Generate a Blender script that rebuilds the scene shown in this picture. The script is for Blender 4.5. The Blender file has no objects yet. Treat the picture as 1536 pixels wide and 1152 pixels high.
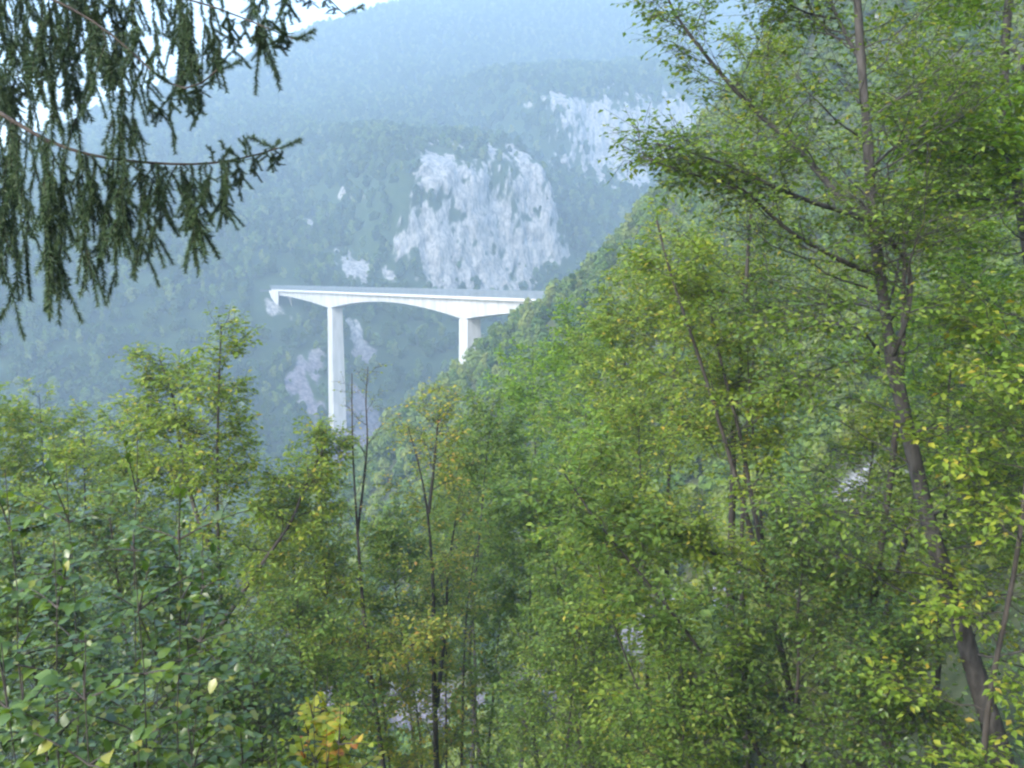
import bpy, math, random
import numpy as np

# ---------------------------------------------------------------- camera, sky, sun, exposure
R = math.radians
scene = bpy.context.scene
COL = scene.collection
PITCH = R(6.8)
FPX = 1330.0                      # focal length in pixels of a 1536 px wide frame
cam_data = bpy.data.cameras.new('camera')
cam_data.sensor_width = 36.0
cam_data.lens = 36.0 * FPX / 1536.0
cam_data.clip_start = 0.05
cam_data.clip_end = 6000.0
cam = bpy.data.objects.new('camera', cam_data)
COL.objects.link(cam)
cam.location = (0, 0, 0)
cam.rotation_euler = (R(90) - PITCH, 0, 0)
scene.camera = cam

SUN_AZ = -140.0                    # degrees from straight ahead (+Y), negative = left
SUN_EL = 38.0
world = bpy.data.worlds.new('World')
scene.world = world
world.use_nodes = True
wn = world.node_tree
wn.nodes.clear()
sky = wn.nodes.new('ShaderNodeTexSky')
sky.sky_type = 'NISHITA'
sky.sun_disc = False
sky.sun_elevation = R(SUN_EL)
sky.sun_rotation = R(SUN_AZ)
sky.altitude = 300.0
sky.dust_density = 1.6
sky.air_density = 1.3
sky.ozone_density = 1.0
bgn = wn.nodes.new('ShaderNodeBackground')
bgn.inputs['Strength'].default_value = 0.15
outw = wn.nodes.new('ShaderNodeOutputWorld')
wn.links.new(sky.outputs['Color'], bgn.inputs['Color'])
wn.links.new(bgn.outputs['Background'], outw.inputs['Surface'])

sun_data = bpy.data.lights.new('sun', 'SUN')
sun_data.energy = 1.1
sun_data.angle = R(20)
sun_data.color = (1.0, 0.95, 0.86)
sun = bpy.data.objects.new('sun', sun_data)
COL.objects.link(sun)
az, el = R(SUN_AZ), R(SUN_EL)
sun.rotation_euler = (R(90) - el, 0, math.pi - az)      # lamp's -Z points away from the sun

scene.view_settings.view_transform = 'Standard'
scene.view_settings.look = 'None'
scene.view_settings.exposure = 2.6
scene.view_settings.gamma = 1.0
scene.view_settings.use_curve_mapping = False
cy = scene.cycles
cy.use_denoising = True
cy.max_bounces = 8
cy.diffuse_bounces = 4
cy.glossy_bounces = 2
cy.transmission_bounces = 6
cy.transparent_max_bounces = 8
cy.volume_bounces = 1
cy.pixel_filter_type = 'BLACKMAN_HARRIS'
cy.filter_width = 2.4
cy.caustics_reflective = False
cy.caustics_refractive = False

rng = np.random.default_rng(11)
random.seed(11)

# ---------------------------------------------------------------- helpers
def at(px, py, Y):
    """World point seen at pixel (px, py) of the 1536x1152 photograph at distance Y ahead."""
    a = (px - 768.0) / FPX
    b = (576.0 - py) / FPX
    cp, sp = math.cos(PITCH), math.sin(PITCH)
    d = np.array([a, cp + b * sp, -sp + b * cp])
    return d * (Y / d[1])

def mesh_np(name, V, faces, mats=None, smooth=False, mat_idx=None):
    """faces: list of int arrays (n,3) / (n,4) or one of them."""
    if not isinstance(faces, (list, tuple)):
        faces = [faces]
    faces = [np.asarray(f, dtype=np.int32) for f in faces if len(f)]
    V = np.asarray(V, dtype=np.float32).reshape(-1, 3)
    me = bpy.data.meshes.new(name)
    me.vertices.add(len(V))
    me.vertices.foreach_set('co', V.ravel())
    nl = sum(f.size for f in faces)
    npoly = sum(len(f) for f in faces)
    me.loops.add(nl)
    me.polygons.add(npoly)
    me.loops.foreach_set('vertex_index', np.concatenate([f.ravel() for f in faces]) if faces else np.zeros(0, np.int32))
    tot = np.concatenate([np.full(len(f), f.shape[1], np.int32) for f in faces])
    start = np.concatenate([[0], np.cumsum(tot)[:-1]]).astype(np.int32)
    me.polygons.foreach_set('loop_start', start)
    me.polygons.foreach_set('loop_total', tot)
    me.polygons.foreach_set('use_smooth', np.full(npoly, bool(smooth)))
    for m in (mats or []):
        me.materials.append(m)
    if mat_idx is not None:
        me.polygons.foreach_set('material_index', np.asarray(mat_idx, np.int32))
    me.update(calc_edges=True)
    return me

def obj(name, me, parent=None, **props):
    o = bpy.data.objects.new(name, me)
    COL.objects.link(o)
    if parent is not None:
        o.parent = parent
    for k, v in props.items():
        o[k] = v
    return o

def empty(name, loc, **props):
    o = bpy.data.objects.new(name, None)
    COL.objects.link(o)
    o.location = loc
    o.empty_display_size = 0.2
    for k, v in props.items():
        o[k] = v
    return o

# ---- vectorised noise
def _h(ix, iy, iz, seed):
    n = (ix * 374761393 + iy * 668265263 + iz * 2147483647 + seed * 1274126177) & 0xFFFFFFFF
    n = ((n ^ (n >> 13)) * 1274126177) & 0xFFFFFFFF
    n = (n ^ (n >> 16)) & 0xFFFFFF
    return n / float(0xFFFFFF)

def vnoise(x, y, z=0.0, seed=0):
    x, y, z = np.broadcast_arrays(np.asarray(x, float), np.asarray(y, float), np.asarray(z, float))
    xi, yi, zi = np.floor(x).astype(np.int64), np.floor(y).astype(np.int64), np.floor(z).astype(np.int64)
    fx, fy, fz = x - xi, y - yi, z - zi
    fx, fy, fz = [f * f * (3 - 2 * f) for f in (fx, fy, fz)]
    r = 0
    for dx in (0, 1):
        for dy in (0, 1):
            for dz in (0, 1):
                w = (fx if dx else 1 - fx) * (fy if dy else 1 - fy) * (fz if dz else 1 - fz)
                r = r + w * _h(xi + dx, yi + dy, zi + dz, seed)
    return r * 2 - 1

def fbm(x, y, z=0.0, seed=0, oct=4, gain=0.5):
    a, s, r = 1.0, 0.0, 0.0
    for k in range(oct):
        r = r + a * vnoise(np.asarray(x) * 2 ** k, np.asarray(y) * 2 ** k, np.asarray(z) * 2 ** k, seed + k)
        s += a
        a *= gain
    return r / s

def sstep(a, b, x):
    t = np.clip((np.asarray(x, float) - a) / (b - a), 0, 1)
    return t * t * (3 - 2 * t)

# ---------------------------------------------------------------- materials
def new_mat(name):
    m = bpy.data.materials.new(name)
    m.use_nodes = True
    nt = m.node_tree
    nt.nodes.clear()
    out = nt.nodes.new('ShaderNodeOutputMaterial')
    return m, nt, out

def N(nt, t, **kw):
    n = nt.nodes.new(t)
    for k, v in kw.items():
        setattr(n, k, v)
    return n

def ramp(nt, stops, interp='LINEAR'):
    r = nt.nodes.new('ShaderNodeValToRGB')
    cr = r.color_ramp
    cr.interpolation = interp
    while len(cr.elements) > 1:
        cr.elements.remove(cr.elements[-1])
    cr.elements[0].position = stops[0][0]
    cr.elements[0].color = (*stops[0][1], 1)
    for p, c in stops[1:]:
        e = cr.elements.new(p)
        e.color = (*c, 1)
    return r

def leaf_mat(name, stops, rough=0.5, spec=0.4, trans=0.48, tr_tint=(1.3, 1.25, 0.5)):
    """Leaves: every leaf takes its own tint; light also passes through the blade."""
    m, nt, out = new_mat(name)
    geo = N(nt, 'ShaderNodeNewGeometry')
    rp = ramp(nt, stops)
    oi = N(nt, 'ShaderNodeObjectInfo')
    sm = N(nt, 'ShaderNodeMath', operation='ADD')
    fr = N(nt, 'ShaderNodeMath', operation='FRACT')
    nt.links.new(geo.outputs['Random Per Island'], sm.inputs[0])
    nt.links.new(oi.outputs['Random'], sm.inputs[1])
    nt.links.new(sm.outputs[0], fr.inputs[0])
    nt.links.new(fr.outputs[0], rp.inputs['Fac'])
    pb = N(nt, 'ShaderNodeBsdfPrincipled')
    pb.inputs['Roughness'].default_value = rough
    pb.inputs['Specular IOR Level'].default_value = spec
    tl = N(nt, 'ShaderNodeBsdfTranslucent')
    mul = N(nt, 'ShaderNodeMix', data_type='RGBA', blend_type='MULTIPLY')
    mul.inputs['Factor'].default_value = 1.0
    mul.inputs['B'].default_value = (*tr_tint, 1)
    nt.links.new(rp.outputs['Color'], mul.inputs['A'])
    nt.links.new(rp.outputs['Color'], pb.inputs['Base Color'])
    nt.links.new(mul.outputs['Result'], tl.inputs['Color'])
    mx = N(nt, 'ShaderNodeMixShader')
    mx.inputs['Fac'].default_value = trans
    nt.links.new(pb.outputs['BSDF'], mx.inputs[1])
    nt.links.new(tl.outputs['BSDF'], mx.inputs[2])
    nt.links.new(mx.outputs['Shader'], out.inputs['Surface'])
    return m

def bark_mat(name, c1, c2, scale=6.0):
    m, nt, out = new_mat(name)
    tc = N(nt, 'ShaderNodeTexCoord')
    mp = N(nt, 'ShaderNodeMapping')
    mp.inputs['Scale'].default_value = (scale, scale, scale * 0.35)
    nz = N(nt, 'ShaderNodeTexNoise')
    nz.inputs['Scale'].default_value = 3.0
    nz.inputs['Detail'].default_value = 6.0
    rp = ramp(nt, [(0.3, c1), (0.7, c2)])
    pb = N(nt, 'ShaderNodeBsdfPrincipled')
    pb.inputs['Roughness'].default_value = 0.9
    bp = N(nt, 'ShaderNodeBump')
    bp.inputs['Strength'].default_value = 0.5
    bp.inputs['Distance'].default_value = 0.02
    nt.links.new(tc.outputs['Object'], mp.inputs['Vector'])
    nt.links.new(mp.outputs['Vector'], nz.inputs['Vector'])
    nt.links.new(nz.outputs['Fac'], rp.inputs['Fac'])
    nt.links.new(nz.outputs['Fac'], bp.inputs['Height'])
    nt.links.new(rp.outputs['Color'], pb.inputs['Base Color'])
    nt.links.new(bp.outputs['Normal'], pb.inputs['Normal'])
    nt.links.new(pb.outputs['BSDF'], out.inputs['Surface'])
    return m

def forest_mat(name, c_lo, c_mid, c_hi):
    """Crowns seen from afar: tint differs from tree to tree and a little from spray to spray."""
    m, nt, out = new_mat(name)
    oi = N(nt, 'ShaderNodeObjectInfo')
    geo = N(nt, 'ShaderNodeNewGeometry')
    ma = N(nt, 'ShaderNodeMath', operation='MULTIPLY_ADD')
    ma.inputs[1].default_value = 0.3
    mb = N(nt, 'ShaderNodeMath', operation='MULTIPLY')
    mb.inputs[1].default_value = 0.7
    nt.links.new(oi.outputs['Random'], mb.inputs[0])
    nt.links.new(geo.outputs['Random Per Island'], ma.inputs[0])
    nt.links.new(mb.outputs[0], ma.inputs[2])
    rp = ramp(nt, [(0.0, c_lo), (0.5, c_mid), (1.0, c_hi)])
    nt.links.new(ma.outputs[0], rp.inputs['Fac'])
    df = N(nt, 'ShaderNodeBsdfDiffuse')
    tl = N(nt, 'ShaderNodeBsdfTranslucent')
    mx = N(nt, 'ShaderNodeMixShader')
    mx.inputs['Fac'].default_value = 0.25
    nt.links.new(rp.outputs['Color'], df.inputs['Color'])
    nt.links.new(rp.outputs['Color'], tl.inputs['Color'])
    nt.links.new(df.outputs['BSDF'], mx.inputs[1])
    nt.links.new(tl.outputs['BSDF'], mx.inputs[2])
    nt.links.new(mx.outputs['Shader'], out.inputs['Surface'])
    return m

def terrain_mat(name, soil1, soil2, rock1, rock2, rock3, scale=0.12, deep=-22.0):
    """Soil and grass, with bare rock where the vertex attribute 'rock' says the ground is bare."""
    m, nt, out = new_mat(name)
    tc = N(nt, 'ShaderNodeTexCoord')
    at_ = N(nt, 'ShaderNodeAttribute', attribute_name='rock')
    n1 = N(nt, 'ShaderNodeTexNoise')
    n1.inputs['Scale'].default_value = scale
    n1.inputs['Detail'].default_value = 8.0
    n1.inputs['Roughness'].default_value = 0.65
    mp = N(nt, 'ShaderNodeMapping')
    mp.inputs['Scale'].default_value = (1, 1, 0.3)
    n2 = N(nt, 'ShaderNodeTexNoise')
    n2.inputs['Scale'].default_value = scale * 2.2
    n2.inputs['Detail'].default_value = 10.0
    n2.inputs['Roughness'].default_value = 0.7
    nt.links.new(tc.outputs['Object'], n1.inputs['Vector'])
    nt.links.new(tc.outputs['Object'], mp.inputs['Vector'])
    nt.links.new(mp.outputs['Vector'], n2.inputs['Vector'])
    rs = ramp(nt, [(0.35, soil1), (0.65, soil2)])
    rr = ramp(nt, [(0.30, rock1), (0.45, rock2), (0.62, rock3)])
    nt.links.new(n1.outputs['Fac'], rs.inputs['Fac'])
    nt.links.new(n2.outputs['Fac'], rr.inputs['Fac'])
    add = N(nt, 'ShaderNodeMath', operation='MULTIPLY_ADD')
    add.inputs[1].default_value = 0.7
    nt.links.new(n2.outputs['Fac'], add.inputs[0])
    nt.links.new(at_.outputs['Fac'], add.inputs[2])
    edge = ramp(nt, [(0.66, (0, 0, 0)), (0.98, (1, 1, 1))])
    nt.links.new(add.outputs[0], edge.inputs['Fac'])
    mx = N(nt, 'ShaderNodeMix', data_type='RGBA')
    nt.links.new(edge.outputs['Color'], mx.inputs['Factor'])
    nt.links.new(rs.outputs['Color'], mx.inputs['A'])
    # rock colour turns darker and more purplish towards the gorge bottom
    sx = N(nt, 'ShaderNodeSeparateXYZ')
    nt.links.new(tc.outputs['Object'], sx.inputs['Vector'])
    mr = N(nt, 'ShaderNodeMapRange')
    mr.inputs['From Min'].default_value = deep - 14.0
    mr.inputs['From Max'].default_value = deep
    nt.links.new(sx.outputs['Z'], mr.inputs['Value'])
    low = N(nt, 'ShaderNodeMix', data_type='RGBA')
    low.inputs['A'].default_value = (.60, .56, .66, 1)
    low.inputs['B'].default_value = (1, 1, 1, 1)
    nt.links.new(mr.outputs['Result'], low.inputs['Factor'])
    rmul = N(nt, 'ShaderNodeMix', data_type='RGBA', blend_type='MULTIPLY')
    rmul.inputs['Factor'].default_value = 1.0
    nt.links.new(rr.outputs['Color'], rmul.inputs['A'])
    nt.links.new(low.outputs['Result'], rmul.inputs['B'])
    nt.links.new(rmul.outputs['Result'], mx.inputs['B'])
    bp = N(nt, 'ShaderNodeBump')
    bp.inputs['Strength'].default_value = 1.0
    bp.inputs['Distance'].default_value = 0.15 / scale * 0.25
    nt.links.new(n2.outputs['Fac'], bp.inputs['Height'])
    pb = N(nt, 'ShaderNodeBsdfPrincipled')
    pb.inputs['Roughness'].default_value = 0.95
    pb.inputs['Specular IOR Level'].default_value = 0.1
    nt.links.new(mx.outputs['Result'], pb.inputs['Base Color'])
    nt.links.new(bp.outputs['Normal'], pb.inputs['Normal'])
    nt.links.new(pb.outputs['BSDF'], out.inputs['Surface'])
    return m

def concrete_mat(name, c1, c2, rough=0.8):
    m, nt, out = new_mat(name)
    tc = N(nt, 'ShaderNodeTexCoord')
    mp = N(nt, 'ShaderNodeMapping')
    mp.inputs['Scale'].default_value = (0.6, 0.6, 0.12)
    nz = N(nt, 'ShaderNodeTexNoise')
    nz.inputs['Scale'].default_value = 1.0
    nz.inputs['Detail'].default_value = 6.0
    rp = ramp(nt, [(0.3, c1), (0.65, c2)])
    pb = N(nt, 'ShaderNodeBsdfPrincipled')
    pb.inputs['Roughness'].default_value = rough
    nt.links.new(tc.outputs['Object'], mp.inputs['Vector'])
    nt.links.new(mp.outputs['Vector'], nz.inputs['Vector'])
    nt.links.new(nz.outputs['Fac'], rp.inputs['Fac'])
    nt.links.new(rp.outputs['Color'], pb.inputs['Base Color'])
    nt.links.new(pb.outputs['BSDF'], out.inputs['Surface'])
    return m

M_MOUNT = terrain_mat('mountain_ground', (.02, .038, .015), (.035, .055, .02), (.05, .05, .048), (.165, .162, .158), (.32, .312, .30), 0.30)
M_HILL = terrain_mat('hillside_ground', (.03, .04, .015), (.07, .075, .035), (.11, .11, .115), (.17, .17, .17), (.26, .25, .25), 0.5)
M_CONC = concrete_mat('bridge_concrete', (.29, .29, .285), (.42, .418, .415))
M_CONC2 = concrete_mat('parapet_concrete', (.42, .42, .415), (.48, .475, .47))
M_ASPH = concrete_mat('road_asphalt', (.045, .045, .05), (.06, .06, .06), 0.9)
M_RAIL = concrete_mat('galvanised_rail', (.10, .125, .15), (.13, .155, .18), 0.55)
M_FOREST = [forest_mat('forest_green', (.055, .105, .025), (.095, .155, .036), (.15, .20, .045)),
            forest_mat('forest_olive', (.075, .125, .03), (.125, .175, .04), (.19, .215, .055)),
            forest_mat('forest_dark', (.025, .055, .02), (.045, .085, .026), (.085, .125, .035))]  # dark conifer green; on the mountain's round crowns it stands in for shade
# ---------------------------------------------------------------- terrain shape
# frame of the gorge: w runs along it, s climbs into the far mountain
AX = np.array([0.86, 0.51])
NS = np.array([-0.51, 0.86])
G0 = np.array([-44.0, 294.0])

def to_ws(x, y):
    dx, dy = np.asarray(x, float) - G0[0], np.asarray(y, float) - G0[1]
    return dx * AX[0] + dy * AX[1], dx * NS[0] + dy * NS[1]

def from_ws(w, s):
    return G0[0] + w * AX[0] + s * NS[0], G0[1] + w * AX[1] + s * NS[1]

def ridge_s(w):
    return np.interp(w, [-300, -100, 350, 800], [520, 560, 700, 720])

def ridge_h(w):
    return np.interp(w, [-700, -102, 86, 346, 900], [30, 92, 200, 325, 560]) + 8 * fbm(w / 70.0, 0.3, seed=5)

CLIFF_A = [(745, 335, 72, 105), (648, 375, 42, 70), (668, 262, 30, 42), (805, 285, 46, 78), (705, 405, 95, 38), (775, 225, 26, 28),
           (800, 360, 40, 60), (578, 288, 11, 15), (530, 337, 9, 13), (540, 402, 15, 18), (578, 414, 10, 14), (728, 213, 8, 14)]
CLIFF_B = [(895, 215, 66, 80), (960, 215, 85, 78), (862, 165, 46, 24), (915, 275, 42, 40), (1005, 170, 60, 40), (880, 90, 9, 9), (1040, 230, 60, 60)]
CLIFF_C = [(600, 497, 12, 34), (606, 540, 22, 14), (640, 466, 20, 8), (500, 640, 70, 80), (545, 600, 26, 50), (450, 585, 28, 30), (470, 740, 90, 60)]

def ell(u, v, blobs):
    r = np.full(np.broadcast(u, v).shape, -1.0)
    for cx, cy_, rx, ry in blobs:
        r = np.maximum(r, 1 - np.sqrt(((u - cx) / rx) ** 2 + ((v - cy_) / ry) ** 2))
    return r

def mountain_raw(w, s):
    """Height of the far mountain."""
    w = np.asarray(w, float); s = np.asarray(s, float)
    sr, h = ridge_s(w), ridge_h(w)
    lo = np.interp(s, [-60, -25, 0, 42, 80, 114], [-90, -82, -71, -58, -32, -4])
    f = np.clip((s - 114) / (sr - 114), 0, 1.3)
    hi = -4 + (h + 4) * np.where(f <= 1, np.power(np.clip(f, 0, 1), 0.8), 1 - (f - 1) * 0.8)
    z = np.where(s < 114, lo, hi)
    amp = sstep(-20, 60, s)
    z = z + amp * (9 * fbm(w / 85.0, s / 110.0, seed=21, oct=3) * sstep(100, 220, s) + 3.0 * fbm(w / 24.0, s / 40.0, seed=31, oct=3))
    # two rock steps
    wa = sstep(44, 74, w) * (1 - sstep(150, 176, w))
    edge = 6 * fbm(w / 20.0, 0.0, seed=41, oct=3)
    z = z + 44 * wa * sstep(113, 140, s + edge) * (1 - sstep(150, 330, s))
    wb = sstep(190, 225, w) * (1 - sstep(360, 420, w))
    edge2 = 8 * fbm(w / 26.0, 3.0, seed=43, oct=3)
    z = z + 40 * wb * sstep(212, 238, s + edge2) * (1 - sstep(255, 430, s))
    return z

def mountain_rock(w, s, z):
    ua = (w - 62) / 0.39 + 600
    va = 430 - (z + 4) / 0.352
    ub = (w - 215) / 0.59 + 820
    vb = 417 - z / 0.466
    uc = (w - 26) / 0.22 + 600
    vc = 417 - z / 0.26
    ra = np.where((s > 96) & (s < 190), ell(ua, va, CLIFF_A), -1)
    rb = np.where((s > 190) & (s < 330), ell(ub, vb, CLIFF_B), -1)
    rc = np.where((s < 100), ell(uc, vc, CLIFF_C), -1)
    streak = fbm(w / 7.0 - z / 15.0, z / 18.0, s / 40.0, seed=51, oct=4)
    fine = fbm(w / 2.4 - z / 8.0, z / 4.5, s / 16.0, seed=57, oct=3)
    rd = 1 - np.hypot((w + 6) / 5.0, (s - 101) / 6.0)
    r = np.maximum(np.maximum(np.maximum(ra, rb), rc), rd)
    return np.clip(r * 1.35 + 0.25 + 1.3 * streak + 1.7 * fine, 0, 1) * (r > -0.45)

CY = [-60, -20, 0, 4, 9, 15, 30, 60, 80, 110, 150, 170, 185, 200, 213, 240, 280, 330, 420]
CX = [-30, -12, 0, 6, 13, 20, 32, 42, 45, 40, 20.5, 12, 9.5, 12, 16, 23, 48, 82, 140]

def hill_q(x, y):
    return np.asarray(x, float) - np.interp(y, CY, CX)

def hill_z(x, y):
    x = np.asarray(x, float); y = np.asarray(y, float)
    q = hill_q(x, y)
    up = np.where(q < 32, 0.72 * q + 0.0125 * q * q, 0.72 * 32 + 0.0125 * 32 * 32 + 1.2 * (q - 32))
    z = np.where(q > 0, up, 0.86 * q)
    far = sstep(12, 45, np.hypot(x, y))
    z = -1.6 + z - 2.5 * sstep(40, 150, y)
    z = z + far * (2.6 * fbm(x / 26.0, y / 26.0, seed=61, oct=3) + 1.0 * fbm(x / 7.0, y / 7.0, seed=67, oct=3))
    floor_ = -69 + 1.5 * fbm(x / 20.0, y / 20.0, seed=71, oct=3)
    d = z - floor_
    return floor_ + np.where(d > 6, d, 6 * np.exp((np.minimum(d, 6) - 6) / 6.0))

GULLY = np.array([(62, 70), (48, 66), (30, 62), (20, 67), (6, 76), (-10, 92), (-24, 112), (-40, 140)], float)
def seg_dist(x, y, P):
    best = np.full(np.broadcast(x, y).shape, 1e9)
    for a, b in zip(P[:-1], P[1:]):
        d = b - a
        t = np.clip(((x - a[0]) * d[0] + (y - a[1]) * d[1]) / (d @ d), 0, 1)
        best = np.minimum(best, np.hypot(x - a[0] - t * d[0], y - a[1] - t * d[1]))
    return best

def hill_rock(x, y, z):
    g = 1.0 - seg_dist(np.asarray(x, float), np.asarray(y, float), GULLY) / 6.5
    q = hill_q(x, y)
    n = fbm(x / 9.0, y / 9.0, z / 14.0, seed=81, oct=4)
    crag = sstep(34, 60, q) * 0.45 + (n - 0.28) * 2.2 * sstep(6, 18, q)
    return np.clip(np.maximum(g + 0.5 * n, crag), 0, 1)

def set_attr(me, name, vals):
    a = me.attributes.new(name, 'FLOAT', 'POINT')
    a.data.foreach_set('value', np.asarray(vals, np.float32).ravel())

def grid_faces(nu, nv):
    i = np.arange((nu - 1) * (nv - 1))
    u, v = i // (nv - 1), i % (nv - 1)
    a = u * nv + v
    return np.stack([a, a + nv, a + nv + 1, a + 1], 1)

def spaced(*parts):
    r = [np.arange(a, b, st) for a, b, st in parts]
    return np.concatenate(r + [[parts[-1][1]]])

ws_ = spaced((-620, -100, 6), (-100, 20, 2.5), (20, 345, 1.5), (345, 760, 6))
ss_ = spaced((-40, 96, 2.5), (96, 165, 0.9), (165, 200, 2.5), (200, 262, 1.1), (262, 860, 6))
W, S = np.meshgrid(ws_, ss_, indexing='ij')
Z = mountain_raw(W, S)
RK = mountain_rock(W, S, Z)
push = RK * (4.5 * np.abs(fbm(W / 12.0 - Z / 30.0, Z / 26.0, S / 22.0, seed=91, oct=3)) + 3.0 * fbm(W / 4.0 - Z / 12.0, Z / 7.0, S / 9.0, seed=95, oct=4, gain=.6))
X, Y = from_ws(W, S - push)
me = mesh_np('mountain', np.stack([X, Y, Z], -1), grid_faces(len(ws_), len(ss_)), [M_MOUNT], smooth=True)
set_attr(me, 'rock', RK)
obj('mountain', me, kind='structure')

xs = spaced((-230, -60, 6), (-60, 80, 1.6), (80, 260, 5))
ys = spaced((-50, 0, 5), (0, 120, 1.6), (120, 260, 2.2), (260, 420, 8))
HX, HY = np.meshgrid(xs, ys, indexing='ij')
HZ = hill_z(HX, HY)
HR = hill_rock(HX, HY, HZ)
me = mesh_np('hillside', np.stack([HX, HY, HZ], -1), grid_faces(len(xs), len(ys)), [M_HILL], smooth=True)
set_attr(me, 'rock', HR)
obj('hillside', me, kind='structure')

# ---------------------------------------------------------------- bridge
PR = np.array([-11.4, 240.0])       # pier nearer to the camera
PL = np.array([-65.7, 330.0])
SPAN = float(np.linalg.norm(PL - PR))
BD = (PL - PR) / SPAN               # along the deck, away from the camera
BN = np.array([-BD[1], BD[0]])      # across, towards the visible side
if BN @ (-PR) < 0:
    BN = -BN
ROAD_Z = -4.75
bridge = empty('concrete_bridge', (float(PL[0]), float(PL[1]), -62.0),
               label='white concrete road bridge on two tall piers across the gorge', category='bridge')
B0 = np.array([PL[0], PL[1], -62.0])

def bpt(t, n, z):
    p = PR + BD * t + BN * n
    return np.array([p[0], p[1], z]) - B0

def soffit(t):
    # haunched girder: deepest over the piers
    if t < 0:
        k = min(1.0, -t / 52.0)
        d = 5.0 - 3.2 * (1 - (1 - k) ** 1.9)
    elif t <= SPAN:
        k = abs(t - SPAN / 2) / (SPAN / 2)
        d = 1.75 + 3.25 * k ** 1.9
    else:
        k = min(1.0, (t - SPAN) / 66.0)
        d = 5.0 - 3.4 * (1 - (1 - k) ** 1.7)
    return -5.55 - d * 1.08

T0, T1 = -62.0, SPAN * 1.69
def loft(name, ts, section, mat, cap=True, parent=bridge):
    V, n = [], None
    for t in ts:
        sec = section(t)
        n = len(sec)
        V += [bpt(t, a, z) for a, z in sec]
    F = []
    for i in range(len(ts) - 1):
        for j in range(n):
            k = (j + 1) % n
            F.append((i * n + j, i * n + k, (i + 1) * n + k, (i + 1) * n + j))
    me = mesh_np(name, V, np.array(F), [mat])
    o = obj(name, me, parent)
    return o

tt = np.linspace(T0, T1, 90)
loft('girder', tt, lambda t: [(2.2, -5.55), (2.1, soffit(t)), (-2.1, soffit(t)), (-2.2, -5.55)], M_CONC)
loft('deck_slab', [T0, T1 + 0.8], lambda t: [(3.05, -5.35), (2.15, -5.52), (-2.15, -5.52), (-3.05, -5.35), (-3.05, -4.95), (3.05, -4.95)], M_CONC)
for sgn in (1, -1):
    loft('cornice', [T0, T1 + 0.8], lambda t: [(sgn * 3.07, -5.45), (sgn * 3.24, -5.45), (sgn * 3.24, -4.75), (sgn * 3.07, -4.75)], M_CONC2)
loft('roadway', [T0, T1 + 0.8], lambda t: [(3.04, -4.93), (-3.04, -4.93), (-3.04, -4.85), (3.04, -4.85)], M_ASPH)
# guard rails: posts, mesh infill boards and hand rail; one panel per 4 m bay

def box_mesh(name, x0, x1, y0, y1, z0, z1, mat):
    V = [(x, y, z) for x in (x0, x1) for y in (y0, y1) for z in (z0, z1)]
    F = np.array([(0, 1, 3, 2), (4, 6, 7, 5), (0, 4, 5, 1), (2, 3, 7, 6), (0, 2, 6, 4), (1, 5, 7, 3)])
    return mesh_np(name, V, F, [mat])
ang = math.atan2(BD[1], BD[0])
BAY = 4.0
post_me = box_mesh('railing_post', -0.06, 0.06, -0.05, 0.05, 0.0, 1.65, M_RAIL)
Vb, Fb = [], []
def addbox(x0, x1, y0, y1, z0, z1):
    b = len(Vb)
    Vb.extend([(x, y, z) for x in (x0, x1) for y in (y0, y1) for z in (z0, z1)])
    Fb.extend([(b + i, b + j, b + k, b + l) for i, j, k, l in ((0, 1, 3, 2), (4, 6, 7, 5), (0, 4, 5, 1), (2, 3, 7, 6), (0, 2, 6, 4), (1, 5, 7, 3))])
for k in range(7):
    addbox(0.07, BAY - 0.07, -0.02, 0.02, 0.06 + k * 0.23, 0.06 + k * 0.23 + 0.195)
addbox(0.0, BAY, -0.05, 0.05, 1.66, 1.74)
panel_me = mesh_np('railing_panel', Vb, np.array(Fb), [M_RAIL])
nb = int((T1 + 0.8 - T0) / BAY)
for sgn in (1, -1):
    for i in range(nb):
        t = T0 + i * BAY
        for nm, me_ in (('railing_panel', panel_me), ('railing_post', post_me)):
            o = obj(nm, me_, bridge)
            o.location = bpt(t, sgn * 3.155, -4.75)
            o.rotation_euler = (0, 0, ang)

def pier(P, z0, z1, name='pier'):
    t = float((P - PR) @ BD)
    V, F = [], []
    for i, (z, a, c) in enumerate([(z0, 3.0, 2.7), (z0 + 18, 2.8, 2.5), (z1 - 16, 2.55, 2.2), (z1, 2.4, 2.05)]):
        ch = 0.05
        for (du, dn) in ((-a, -c + ch), (-a + ch, -c), (a - ch, -c), (a, -c + ch), (a, c - ch), (a - ch, c), (-a + ch, c), (-a, c - ch)):
            V.append(bpt(t + du, dn, z))
    for i in range(3):
        for j in range(8):
            k = (j + 1) % 8
            F.append((i * 8 + j, i * 8 + k, (i + 1) * 8 + k, (i + 1) * 8 + j))
    return obj(name, mesh_np(name, V, np.array(F), [M_CONC]), bridge)
pier(PL, -72.0, soffit(SPAN) + 0.05)
pier(PR, -45.0, soffit(0) + 0.05)
# abutment block and flared rock-faced foot at the far end
loft('abutment', [T1 - 10.5, T1 - 6, T1 + 0.8], lambda t: [(2.6, -5.5), (3.3, -16.0), (-3.3, -16.0), (-2.6, -5.5)], M_CONC)
obj('wing_wall', mesh_np('wing_wall', [bpt(T1 - 10.5, 2.65, -5.5), bpt(T1 - 10.5, 3.3, -17), bpt(T1 + 6, 8.5, -14), bpt(T1 + 6, 6.0, -5.0), bpt(T1 - 10.3, 2.2, -5.5), bpt(T1 - 10.3, 2.8, -17), bpt(T1 + 6.4, 8.0, -14), bpt(T1 + 6.4, 5.5, -5.0)], np.array([(0, 1, 2, 3), (4, 7, 6, 5), (0, 3, 7, 4), (0, 4, 5, 1)]), [M_CONC]), bridge)

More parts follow.
